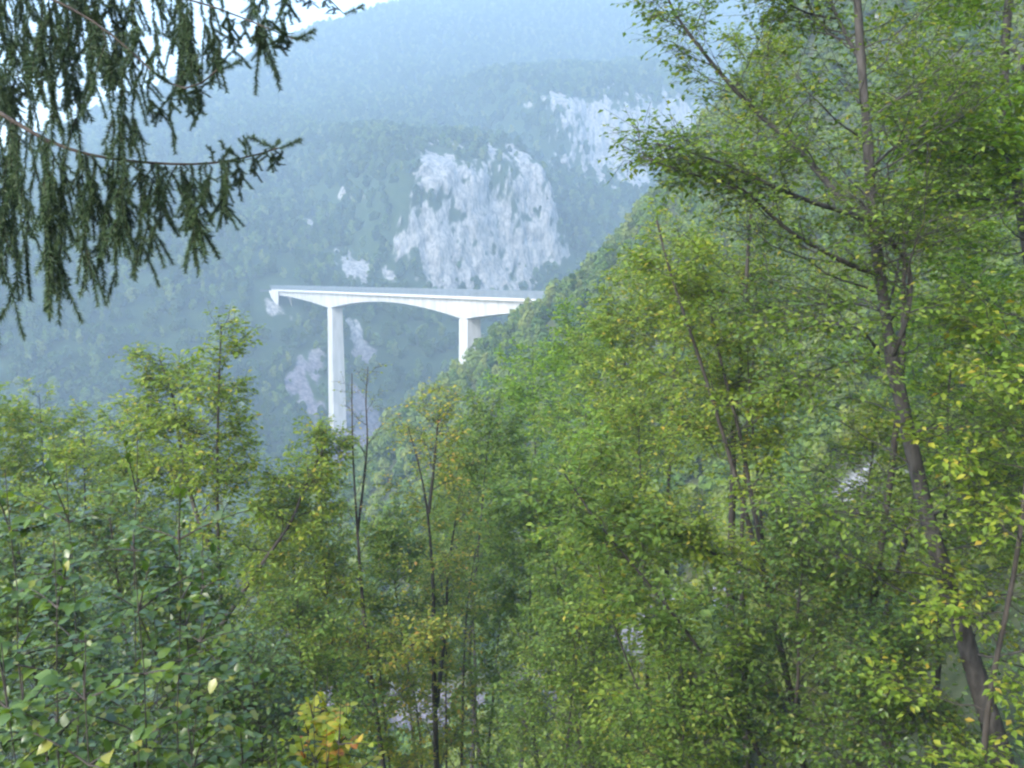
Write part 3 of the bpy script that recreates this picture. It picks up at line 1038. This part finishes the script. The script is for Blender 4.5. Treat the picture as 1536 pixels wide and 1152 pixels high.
# --- slanting stems below it
st = pxline(11.0, [(1170, 1200), (1110, 1065), (1040, 960), (990, 895), (930, 825), (880, 765), (840, 700)], 0.04, 7)
b0 = ground(st[0])
T = Broadleaf('slanting_tree', 'young tree whose dark stem slants up leftwards across the lower right', b0, 'green', M_BARK, 7)
p, L = T.stem([b0] + st, 0.05, 0.012, 30)
T.boughs(p, 0.35, 0.99, 26, 1.2, 0.8, (40, 85), 0.15, 0.012)
T.tip(p)
NL += T.foliage(11, 4, 7, 0.5, 0.3, 0.09)
st = pxline(12.0, [(1030, 1200), (1000, 1130), (955, 1030), (925, 950), (900, 880), (890, 800)], 0.04, 8)
b0 = ground(st[0])
T = Broadleaf('thin_tree', 'thin dark sapling stem leaning left at bottom right of centre', b0, 'yellowish', M_BARK, 8)
p, L = T.stem([b0] + st, 0.04, 0.01, 28)
T.boughs(p, 0.4, 0.99, 20, 1.1, 0.7, (40, 85), 0.12, 0.012)
T.tip(p)
NL += T.foliage(10, 4, 7, 0.5, 0.3, 0.09)

# --- centre stems
st = pxline(18.0, [(657, 1260), (655, 1150), (650, 1000), (652, 900), (645, 800), (640, 740), (628, 690), (612, 640)], 0.06, 9)
b0 = ground(st[0])
T = Broadleaf('centre_tree', 'slender dark straight stem with thin yellowing crown at bottom centre', b0, 'autumn', M_BARK, 9)
p, L = T.stem([b0] + st, 0.15, 0.012, 34)
p2, _ = T.stem(pxline(18.0, [(643, 770), (650, 710, .3), (655, 650, .5), (662, 600, .6)], .03, 1), 0.04, 0.012, 16, 'trunk')
p3, _ = T.stem(pxline(18.0, [(655, 1060), (668, 950, .4), (672, 850, .6), (690, 740, .8)], .03, 2), 0.05, 0.012, 20, 'trunk')
for q_ in (p, ):
    T.boughs(q_, 0.5, 0.99, 20, 1.6, 0.8, (30, 70), 0.15, 0.016, bias=np.array([0, .5, 0]))
T.boughs(p2, 0.2, 0.99, 10, 0.9, 0.5, (30, 70), 0.15, 0.012)
T.boughs(p3, 0.3, 0.99, 10, 1.0, 0.5, (30, 70), 0.15, 0.012)
T.tip(p); T.tip(p2); T.tip(p3)
NL += T.foliage(8, 4, 5, 0.5, 0.3, 0.088)

st = pxline(16.0, [(590, 1260), (575, 1150), (560, 1040), (548, 950), (540, 860), (535, 780), (530, 700), (527, 640), (528, 560)], 0.05, 10)
b0 = ground(st[0])
T = Broadleaf('bare_top_tree', 'dark tree with nearly bare top rising in front of the tall left pier', b0, 'autumn', M_BARK, 10)
p, L = T.stem([b0] + st, 0.12, 0.008, 36)
p2, _ = T.stem(pxline(16.0, [(536, 800), (545, 730, .3), (552, 660, .4), (548, 600, .5), (552, 550, .5)], .04, 3), 0.03, 0.006, 18, 'trunk')
T.limb(pxline(16.0, [(552, 1010), (590, 995, -.2), (615, 970, -.4), (640, 945, -.6)]), 0.03, 0.01)
T.limb(pxline(16.0, [(565, 1080), (540, 1050, .2), (525, 1020, .3), (510, 960, .5)]), 0.03, 0.01)
T.boughs(p, 0.45, 0.80, 18, 1.5, 0.9, (40, 75), 0.15, 0.016, bias=np.array([0, .6, 0]))
NL += T.foliage(9, 4, 7, 0.5, 0.3, 0.088)
T.br = []
T.boughs(p, 0.80, 0.99, 8, 0.7, 0.35, (30, 60), 0.15, 0.010)
T.boughs(p2, 0.4, 0.99, 8, 0.6, 0.35, (30, 60), 0.15, 0.010)
T.pal = 'autumn'
NL += T.foliage(4, 3, 2, 0.3, 0.2, 0.06)

for j, (pts, lab) in enumerate([([(640, 1260), (632, 1120), (622, 1030), (600, 960)], 'thin dark stem just left of the straight centre stem'),
                                ([(690, 1260), (692, 1150), (695, 1000), (700, 900), (715, 820)], 'second thin dark stem right of the straight centre stem'),
                                ([(728, 1260), (730, 1150), (738, 1060), (745, 980), (750, 930)], 'thin dark stem by the dark bush, rightmost of the centre clump'),
                                ([(668, 1260), (670, 1150), (668, 1000), (672, 930), (660, 860)], 'thinnest stem close beside the straight centre stem'),
                                ([(596, 1260), (585, 1150), (570, 1020), (566, 950)], 'thin side stem right beside the dark bare-topped tree')]):
    Yd = [19, 20, 21, 19.5, 17][j]
    st = pxline(Yd, pts, 0.06, 20 + j)
    b0 = ground(st[0])
    T = Broadleaf('slender_tree', lab, b0, ['autumn', 'yellowish', 'green', 'autumn', 'yellowish'][j], M_BARK, 30 + j, 'slender stems at bottom centre')
    p, L = T.stem([b0] + st, 0.09 if j != 3 else 0.06, 0.012, 28)
    T.boughs(p, 0.6, 0.99, 12, 1.2, 0.7, (35, 75), 0.12, 0.014)
    T.tip(p)
    NL += T.foliage(8, 4, 6, 0.5, 0.3, 0.088)

# --- trees at the left
st = pxline(15.0, [(338, 1180), (335, 1050), (332, 920), (326, 800), (325, 680), (328, 580), (332, 485)], 0.05, 11)
b0 = ground(st[0])
T = Broadleaf('left_tree', 'upright tree with dark stem and feathery crown left of the bridge', b0, 'yellowish', M_BARK, 11)
p, L = T.stem([b0] + st, 0.11, 0.012, 34)
p2, _ = T.stem(pxline(15.0, [(333, 935), (390, 850, .3), (440, 780, .5), (456, 730, .6), (478, 690, .7), (490, 660, .8)], .03, 4), 0.05, 0.012, 24, 'trunk')
p3, _ = T.stem(pxline(15.0, [(330, 860), (290, 760, .5), (272, 680, .8), (262, 600, 1.0), (240, 540, 1.1)], .03, 5), 0.05, 0.012, 22, 'trunk')
T.boughs(p, 0.50, 0.99, 30, 1.8, 0.5, (40, 75), 0.15, 0.016, bias=np.array([0, .4, 0]))
T.boughs(p2, 0.35, 0.99, 14, 1.0, 0.6, (40, 80), 0.15, 0.012)
T.boughs(p3, 0.3, 0.99, 18, 1.4, 0.6, (40, 80), 0.15, 0.012)
T.tip(p); T.tip(p, 5); T.tip(p, 4); T.tip(p, 9); T.tip(p2); T.tip(p3)
NL += T.foliage(12, 4, 7, 0.5, 0.3, 0.088)

# --- generic tree from a crown top, a distance and a spread
def auto_tree(name, label, px, py, Y, spread, pal, seed, depth=1.0, leaf=0.09, subs=10, lv=8, group=None, bark=None, dens=42, category='tree', ang=(45, 85)):
    r = np.random.default_rng(seed)
    top = at(px, py, Y)
    b = ground(np.array([top[0] + r.uniform(-.6, .6), Y + r.uniform(-.5, .5), 0]))
    H = top[2] - b[2]
    if H < 1.0:
        H = 1.0; b[2] = top[2] - H
    T = Broadleaf(name, label, b, pal, bark, seed, group, category)
    pts = [b, b + np.array([r.uniform(-.1, .1) * H * .3, r.uniform(-.05, .05) * H, H * .35]), b * .35 + top * .65 + np.array([r.uniform(-.04, .04) * H, 0, 0]), top]
    p, L = T.stem(pts, 0.006 * H + 0.015, 0.006, 30, wob=0.10)
    t0 = max(0.12, 1 - depth * spread * 2.4 / H) if H > 3 else 0.12
    T.boughs(p, t0, 0.99, dens, spread, spread * 0.34, ang, 0.15, 0.012)
    T.tip(p, 8); T.tip(p, 5); T.tip(p, 4)
    return T.foliage(subs, 4, lv, 0.32 * spread + 0.1, 0.3, leaf)

AUTO = [
    # name, label, px, py(top), distance, spread, palette, leaf
    ('bushy_tree', 'bright green leafy tree whose top edges the slope below the bridge end', 800, 520, 33, 3.4, 'bright', .13),
    ('bushy_tree', 'tall bright green tree left of the dark conifer at centre right', 868, 470, 28, 2.8, 'bright', .11),
    ('bushy_tree', 'yellow-green tree with ragged top under the white cliff, right of the slope edge', 945, 395, 24, 2.4, 'yellowish', .10),
    ('bushy_tree', 'leafy tree behind the two parallel stems', 1020, 340, 22, 2.4, 'yellowish', .10),
    ('bushy_tree', 'wide green tree at the middle, just right of the yellowing crown', 740, 600, 27, 2.6, 'green', .11),
    ('bushy_tree', 'lower leafy green tree in the middle below the bright tree', 800, 720, 21, 2.3, 'green', .10),
    ('bushy_tree', 'dense green tree right of the middle beneath the slanting stem top', 890, 640, 20, 2.2, 'bright', .10),
    ('bushy_tree', 'green tree crowding the left side of the twin stems', 960, 590, 18, 2.0, 'yellowish', .09),
    ('bushy_tree', 'olive green tree low in the middle behind the thin stems', 830, 850, 17, 1.8, 'green', .09),
    ('bushy_tree', 'tree with dull green leaves below the slanting stem', 880, 900, 14, 1.6, 'green', .08),
    ('bushy_tree', 'low spreading tree at the bottom between slanting and twin stems', 1040, 1010, 10, 1.3, 'green', .07),
    ('bushy_tree', 'leafy young tree between the twin stems and the leaning trunk', 1230, 760, 11, 1.4, 'deep', .075),
    ('bushy_tree', 'leafy tree behind the lower part of the leaning trunk', 1300, 610, 15, 1.9, 'yellowish', .085),
    ('bushy_tree', 'bright tree behind the fork of the leaning trunk, on its right', 1440, 420, 16, 2.1, 'bright', .09),
    ('bushy_tree', 'bright leafy tree at the right, in front of the upper rocks', 1440, 200, 19, 2.3, 'bright', .10),
    ('bushy_tree', 'yellow-green tree at the right edge below the curved trunk', 1530, 560, 13, 1.8, 'yellowish', .08),
    ('bushy_tree', 'low green tree under the leaning trunk at the bottom right', 1320, 960, 9, 1.2, 'deep', .07),
    ('bushy_tree', 'rounded yellow-green tree at the left edge in the middle distance', 70, 590, 22, 2.6, 'yellowish', .10),
    ('bushy_tree', 'dense yellow-green crown partly cut by the left photo edge', -10, 585, 20, 2.5, 'yellowish', .10),
    ('bushy_tree', 'broad crown between the left edge trees and the upright stem', 125, 640, 17, 2.0, 'yellowish', .09),
    ('bushy_tree', 'rounded tree behind the left upright stem, at its left', 190, 600, 20, 2.0, 'yellowish', .095),
    ('bushy_tree', 'low yellowing tree between the left stem and the bare-topped tree', 440, 690, 19, 1.9, 'yellowish', .09),
    ('bushy_tree', 'pale green tree right of the leaning side stem at left', 480, 800, 16, 1.7, 'yellowish', .085),
    ('bushy_tree', 'soft green tree behind the bare-topped tree, at its right', 590, 760, 23, 2.0, 'green', .10),
    ('bushy_tree', 'hazy green tree under the spur behind the yellowing crown', 690, 660, 34, 2.8, 'green', .12),
    ('bushy_tree', 'light green small tree at the bottom left of the dark stems', 450, 900, 12, 1.3, 'green', .075),
    ('bushy_tree', 'grey-green shrub at the bottom left beside the orange sapling', 380, 990, 8.5, 1.0, 'deep', .065),
    ('bushy_tree', 'leafy tree behind the large-leaved bush on the left', 150, 760, 11, 1.6, 'deep', .08),
    ('bushy_tree', 'bushy tree on the left below the rounded edge tree', 260, 830, 12, 1.5, 'green', .08),
    ('bushy_tree', 'dark leafy tree at the lower left edge', 10, 820, 8, 1.3, 'deep', .08),
    ('airy_tree', 'airy light green tree behind the left limb of the leaning trunk', 1165, 40, 15, 1.9, 'yellowish', .075),
    ('airy_tree', 'airy tree top just right of the upper leaning trunk', 1370, 20, 14, 1.8, 'yellowish', .075),
    ('airy_tree', 'airy low tree under the left limb of the leaning trunk', 1130, 330, 16, 1.7, 'yellowish', .08),
]
for j, (nm, lab, px, py, Yd, sp, pal, lf) in enumerate(AUTO):
    NL += auto_tree(nm, lab, px, py, Yd, sp, pal, 200 + j, leaf=lf * (0.92 if Yd < 19 else 1.08), dens=(24 if nm == 'airy_tree' else 30) if Yd < 19 else 42, group='leafy trees of the near slope')
print('leaves', NL)

# --- low growth covering the near slope
ru = np.random.default_rng(909)
n = 42000
ux = ru.uniform(-26, 46, n); uy = 1.5 + 62 * ru.random(n) ** 1.3
uz = hill_z(ux, uy)
k_ = (hill_rock(ux, uy, uz) < 0.4) & (np.hypot(ux, uy) > 1.2)
ux, uy, uz = ux[k_], uy[k_], uz[k_]
m = len(ux)
hgt = ru.random(m) * (0.25 + 0.35 * (vnoise(ux / 2.5, uy / 2.5, seed=4) > 0))
P = np.stack([ux, uy, uz + 0.03 + hgt], 1)
D = rand_dirs(m, ru); D[:, 2] = np.abs(D[:, 2]) * .5
V, F = leaf_cloud(P, D, unit(np.array([0, 0, 1.0]) + .7 * rand_dirs(m, ru)), (0.10 + 0.004 * uy) * ru.uniform(.7, 1.5, m), LEAF_T[:4], LEAF_F2)
obj('undergrowth', mesh_np('undergrowth', V, F, [LM['deep']]), kind='stuff', label='low green undergrowth covering the near slope between the trunks', category='undergrowth')
# ---------------------------------------------------------------- large-leaved bush at the left, leaf by leaf
def big_leaf_mesh(name, mat, curl=0.10, fold=0.16, wide=0.33, seed=0):
    r = np.random.default_rng(seed)
    t = np.array([0.0, 0.14, 0.32, 0.52, 0.72, 0.88, 1.0])
    wv = np.array([0.012, 0.7, 1.0, 0.95, 0.66, 0.30, 0.0]) * wide
    mid = np.stack([t, 0.03 * r.normal(size=7) * (t > 0), -curl * t ** 2], 1)
    V, F = [], []
    for i in range(7):
        V += [mid[i] + (0, wv[i], fold * wv[i] + 0.012 * r.normal()), mid[i], mid[i] + (0, -wv[i], fold * wv[i] + 0.012 * r.normal())]
    for i in range(6):
        a = i * 3
        F += [(a, a + 1, a + 4, a + 3), (a + 1, a + 2, a + 5, a + 4)]
    return mesh_np(name, V, np.array(F), [mat], smooth=True)

def orient(o, pos, D, Nn, size):
    from mathutils import Matrix
    D = D / np.linalg.norm(D)
    S_ = np.cross(Nn, D); S_ /= np.linalg.norm(S_)
    Nn = np.cross(D, S_)
    m = Matrix(((D[0] * size, S_[0] * size, Nn[0] * size, pos[0]), (D[1] * size, S_[1] * size, Nn[1] * size, pos[1]),
                (D[2] * size, S_[2] * size, Nn[2] * size, pos[2]), (0, 0, 0, 1)))
    o.matrix_local = m

def leafy_sapling(name, label, base, stems, pal, seed, nleaf, size, flat=0.5, side=0.32, r0=0.018, group=None, sub=9, curl=.12, limit=280, crown=2.2):
    r = np.random.default_rng(seed)
    T = Broadleaf(name, label, base, pal, M_BARK, seed, group, 'sapling')
    meshes = [big_leaf_mesh('leaf', LM[pal], curl + 0.08 * k, 0.14 + .05 * k, 0.30 + 0.03 * k, seed + k) for k in range(4)]
    cand = []
    for pts in stems:
        p, L = T.stem(pts, r0, 0.002, 26, 'trunk', wob=0.06)
        n = len(p)
        for k in range(sub):
            lo = max(0.05, 1 - crown / L)
            t = lo + (0.995 - lo) * ((k + r.random()) / sub) ** 0.75
            ft = (t - lo) / (1 - lo)
            a = r.uniform(0, 6.28)
            d = unit(np.array([math.cos(a), math.sin(a), r.uniform(.1, .7)]))
            if k == sub - 1:
                t, ft, d = 0.985, 0.6, unit(np.array([math.cos(a) * .3, math.sin(a) * .3, 1.0]))
            i = min(n - 2, int(t * (n - 1)))
            Lb = side * r.uniform(.6, 1.4) * (1.25 - 0.6 * ft)
            tt_ = np.linspace(0, 1, 7)
            q = p[i] + Lb * (tt_[:, None] * d + (tt_ ** 2)[:, None] * np.array([0, 0, -0.15]))
            T.tube('branch', q, 0.006, 0.002, 4)
            m = nleaf
            for j in range(m):
                f = (j + r.random()) / m * 0.9 + 0.1
                pos = p[i] + Lb * (f * d + f * f * np.array([0, 0, -0.15]))
                sd = np.cross(d, [0, 0, 1.0]) * (1 if j % 2 else -1)
                D = d * 0.5 + sd * 0.8 + 0.3 * r.normal(size=3) - np.array([0, 0, .15])
                Nn = np.array([0, 0, 1.0]) + flat * r.normal(size=3) * .6
                cand.append((pos, D, Nn, size * r.uniform(.6, 1.25)))
    pos = np.array([c[0] for c in cand])
    px, py, dp = project(pos)
    vis = (px > -20) & (px < 1556) & (py < 1172)
    order = np.argsort(np.where(vis, 0, 100) + dp)
    for i in order[:limit]:
        o = obj('leaf', meshes[int(r.integers(4))], T.e)
        orient(o, cand[i][0] - T.base, np.array(cand[i][1]), np.array(cand[i][2]), cand[i][3])
    rest = order[limit:]
    if len(rest):
        tmp = np.array([(0, 0, 0), (0.3, 0.32, 0.06), (.7, .24, .02), (1.0, 0, -0.12), (.7, -.24, .02), (0.3, -0.32, 0.06), (.5, 0, -.02)])
        tf = np.array([(0, 6, 1), (1, 6, 2), (2, 6, 3), (3, 6, 4), (4, 6, 5), (5, 6, 0)])
        V, F = leaf_cloud(pos[rest], np.array([cand[i][1] for i in rest]), unit(np.array([cand[i][2] for i in rest])), np.array([cand[i][3] for i in rest]), tmp, tf)
        obj('leaves', mesh_np('leaves', V - T.base, F, [LM[pal]], smooth=True), T.e, kind='stuff')

def stems_from(Y, tops, base, jitter, seed):
    r = np.random.default_rng(seed)
    out = []
    for px, py, dY in tops:
        top = at(px, py, Y + dY)
        mid = base * 0.5 + top * 0.5 + np.array([(top[0] - base[0]) * .18, 0, 0])
        out.append([base + r.normal(size=3) * jitter * np.array([1, 1, 0]), mid, top])
    return out

b0 = ground(at(90, 1250, 4.2))
leafy_sapling('large_leaved_bush', 'glossy large-leaved bush filling the lower left corner', b0,
              stems_from(4.2, [(30, 700, .2), (120, 700, .5), (200, 660, .9), (250, 720, .3), (60, 820, -.3), (190, 830, -.2), (320, 800, .6), (-40, 740, .4), (140, 940, -.6), (20, 960, -.5)], b0, .12, 301),
              'deep', 301, 15, 0.066, sub=24, side=0.42, r0=0.011, crown=2.4)
b0 = ground(at(280, 1260, 5.2))
leafy_sapling('thin_sapling', 'straight thin-stemmed sapling with rounded leaves, right of the glossy bush', b0,
              stems_from(5.2, [(282, 760, 0), (330, 930, .3), (230, 900, -.3)], b0, .1, 302), 'deep', 302, 12, 0.066, sub=22, side=0.38, crown=2.6, r0=.011)
b0 = ground(at(330, 1400, 4.0))
leafy_sapling('pale_leaved_shrub', 'pale-leaved low shrub at the bottom edge left of the orange sapling', b0,
              stems_from(4.0, [(300, 1075, 0), (250, 1120, -.2), (360, 1090, .2), (200, 1090, .1), (400, 1120, .1), (90, 1080, .1), (150, 1120, -.1)], b0, .1, 303), 'deep', 303, 11, 0.066, sub=14, side=0.28, crown=0.9, r0=.012)
b0 = ground(at(490, 1300, 5.0))
leafy_sapling('orange_sapling', 'small sapling with yellow and orange-red leaves at bottom left of centre', b0,
              stems_from(5.0, [(475, 1015, 0), (520, 1000, .2), (500, 1045, -.2), (445, 1060, .1), (540, 1050, .1), (470, 1095, -.1), (520, 1090, -.2)], b0, .06, 304), 'maple', 304, 11, 0.062, sub=11, side=0.20, r0=0.008, crown=0.6)

# ---------------------------------------------------------------- spruce at the upper left
M_NEEDLE = leaf_mat('spruce_needles', [(0, (.026, .055, .024)), (.6, (.048, .09, .036)), (1, (.085, .125, .045))], rough=0.5, spec=0.3, trans=0.12, tr_tint=(1, 1, .6))
M_TWIGB = bark_mat('spruce_bark', (.022, .016, .013), (.055, .042, .034), 10)

def needles_along(P, r, ln=0.024, step=0.0035, per=5):
    """needles standing off a polyline P (T,3)"""
    d = np.concatenate([[0], np.cumsum(np.linalg.norm(np.diff(P, axis=0), axis=1))])
    m = int(d[-1] / step)
    t = np.repeat(np.linspace(0.02, 1, m) * d[-1], per)
    Q = np.stack([np.interp(t, d, P[:, k]) for k in range(3)], 1)
    tan = unit(np.stack([np.interp(np.minimum(t + .01, d[-1]), d, P[:, k]) for k in range(3)], 1) - np.stack([np.interp(np.maximum(t - .01, 0), d, P[:, k]) for k in range(3)], 1))
    D = unit(tan * 0.55 + unit(np.cross(tan, rand_dirs(len(t), r))) * 0.9)
    sd = unit(np.cross(D, rand_dirs(len(t), r))) * 0.0019
    L = ln * r.uniform(.7, 1.25, len(t))[:, None]
    V = np.stack([Q - sd, Q + sd, Q + D * L], 1).reshape(-1, 3)
    F = np.arange(len(t) * 3).reshape(-1, 3)
    return V, F

def twig_variant(seed, length, shoots, spread):
    """hanging branchlet: cord with needles and short side shoots; hangs along -z"""
    r = np.random.default_rng(seed)
    n = 10
    t = np.linspace(0, 1, n)
    P = np.stack([0.05 * length * np.cumsum(r.normal(size=n)) / 2, 0.05 * length * np.cumsum(r.normal(size=n)) / 2, -length * t], 1)
    P[0] = 0
    paths = [P]
    for k in range(shoots):
        i = r.integers(1, n - 1)
        a = r.uniform(0, 6.28)
        L = length * r.uniform(.12, .32)
        d = np.array([math.cos(a) * spread, math.sin(a) * spread, -1.0])
        tt_ = np.linspace(0, 1, 6)
        q = P[i] + L * (tt_[:, None] * d + (tt_ ** 2)[:, None] * np.array([0, 0, -.5]) * (1 if k % 3 else -.6))
        paths.append(q)
    Vs, Fs, mi, b = [], [], [], 0
    for q in paths:
        V, F = tube_np(q, np.linspace(0.0028, 0.0012, len(q)), 3)
        Vs.append(V); Fs.append(('q', F + b)); b += len(V)
    Vn, Fn = [], []
    for q in paths:
        V, F = needles_along(q, r)
        Vs.append(V); Fs.append(('t', F + b)); b += len(V)
    quads = np.concatenate([f for k, f in Fs if k == 'q']); tris = np.concatenate([f for k, f in Fs if k == 't'])
    return mesh_np('hanging_twig', np.concatenate(Vs), [quads, tris], [M_TWIGB, M_NEEDLE], mat_idx=np.concatenate([np.zeros(len(quads)), np.ones(len(tris))]))

TW = [twig_variant(400 + k, 0.5, [5, 7, 4, 8, 6, 9, 5, 7][k], 0.55) for k in range(8)]
SH = [twig_variant(450 + k, 0.11, 3, 0.9) for k in range(4)]
tb_ = np.array([-4.6, 5.6])
base = np.array([tb_[0], tb_[1], float(hill_z(*tb_)) - .2])
spruce = empty('spruce_tree', tuple(base), label='dark spruce with drooping twig curtains hanging in at upper left', category='tree')
V, F = tube_np(np.array([base + (0, 0, h) for h in np.linspace(0, 19, 20)]) - base, np.linspace(.26, .05, 20), 10)
obj('trunk', mesh_np('trunk', V, F, [M_TWIGB], smooth=True), spruce)
rS = np.random.default_rng(77)

def spruce_branch(Y0, pts, r0, lens, step=0.022, dy=0.0, tip=True, thick=1.0):
    world = [at(px, py, Y0 + d) for px, py, d in pts]
    root = np.array([tb_[0], tb_[1], world[0][2] + 0.15 * np.linalg.norm(world[0][:2] - tb_)])
    p, L = resample([root] + world, 30)
    V, F = tube_np(p - base, np.linspace(r0, 0.004, 30), 6)
    b = obj('branch', mesh_np('branch', V, F, [M_TWIGB], smooth=True), spruce)
    px, py, dp = project(p)
    d = np.concatenate([[0], np.cumsum(np.linalg.norm(np.diff(p, axis=0), axis=1))])
    m = int(d[-1] / step)
    cnt = 0
    for k in range(m):
        s_ = (k + rS.random()) / m * d[-1]
        s_ = min(d[-1], max(0.0, 0.25 * s_ + 0.75 * (round(s_ / 0.085) * 0.085 + 0.03 * math.sin(s_ * 37.0)) + rS.normal() * .006))
        q = np.array([np.interp(s_, d, p[:, j]) for j in range(3)])
        qx = float(np.interp(s_, d, px))
        if qx < -60 or rS.random() > thick:
            continue
        ln = float(np.interp(qx, lens[0], lens[1])) / FPX * Y0      # wanted length in metres
        ln *= rS.uniform(.45, 1.25)
        o = obj('hanging_twig', TW[int(rS.integers(8))], b)
        o.location = q - base + np.array([rS.normal() * .012, rS.normal() * .05, 0])
        o.rotation_euler = (rS.normal() * .10, rS.normal() * .10, rS.uniform(0, 6.28))
        sx = rS.uniform(.95, 1.4) * (0.6 + 0.4 * min(1, ln / .5))
        o.scale = (sx, sx, ln / 0.5)
        cnt += 1
    if tip:
        for k in range(10):
            s_ = d[-1] * (1 - 0.30 * rS.random() ** 1.5)
            q = np.array([np.interp(s_, d, p[:, j]) for j in range(3)])
            o = obj('shoot', SH[int(rS.integers(4))], b)
            o.location = q - base
            o.rotation_euler = (R(180) + rS.normal() * .8, rS.normal() * .8 - 0.4, rS.uniform(0, 6.28))
            sc_ = rS.uniform(.7, 1.2)
            o.scale = (sc_, sc_, sc_)
        o = obj('shoot', SH[0], b)
        o.location = p[-1] - base
        o.rotation_euler = (0, R(-110), 0)
    return b

spruce_branch(5.0, [(-60, 138, .2), (0, 168, .1), (60, 208, 0), (120, 232, 0), (200, 243, 0), (290, 248, -.1), (350, 243, -.1), (395, 230, -.1), (418, 222, -.1)], 0.022,
              ([-60, 0, 40, 120, 200, 250, 330, 380, 420], [230, 230, 200, 190, 150, 130, 85, 40, 15]), step=0.030)
spruce_branch(5.3, [(-80, -110, .1), (20, -70, 0), (130, -40, 0), (240, -12, 0), (330, 12, -.1), (390, 38, -.1), (440, 58, -.2)], 0.016,
              ([-60, 60, 150, 240, 300, 360, 400, 440], [210, 220, 190, 150, 110, 60, 35, 12]), step=0.056)
spruce_branch(4.7, [(-90, -60, .1), (0, -30, 0), (90, 0, 0), (170, 50, 0), (230, 110, 0), (265, 142, 0), (300, 138, -.1), (326, 105, -.1)], 0.014,
              ([-60, 60, 150, 240, 280, 330], [180, 170, 150, 110, 60, 10]), step=0.065)
spruce_branch(5.8, [(-100, 40, .1), (-30, 70, 0), (0, 95, 0), (25, 120, 0), (40, 118, 0)], 0.010, ([-60, 0, 40], [120, 90, 20]), step=0.02)
spruce_branch(5.6, [(-100, -180, .1), (100, -150, 0), (250, -110, 0), (400, -60, 0), (480, -20, -.1), (515, 20, -.1)], 0.016,
              ([-60, 100, 250, 350, 430, 515], [170, 190, 190, 150, 50, 12]), step=0.09)
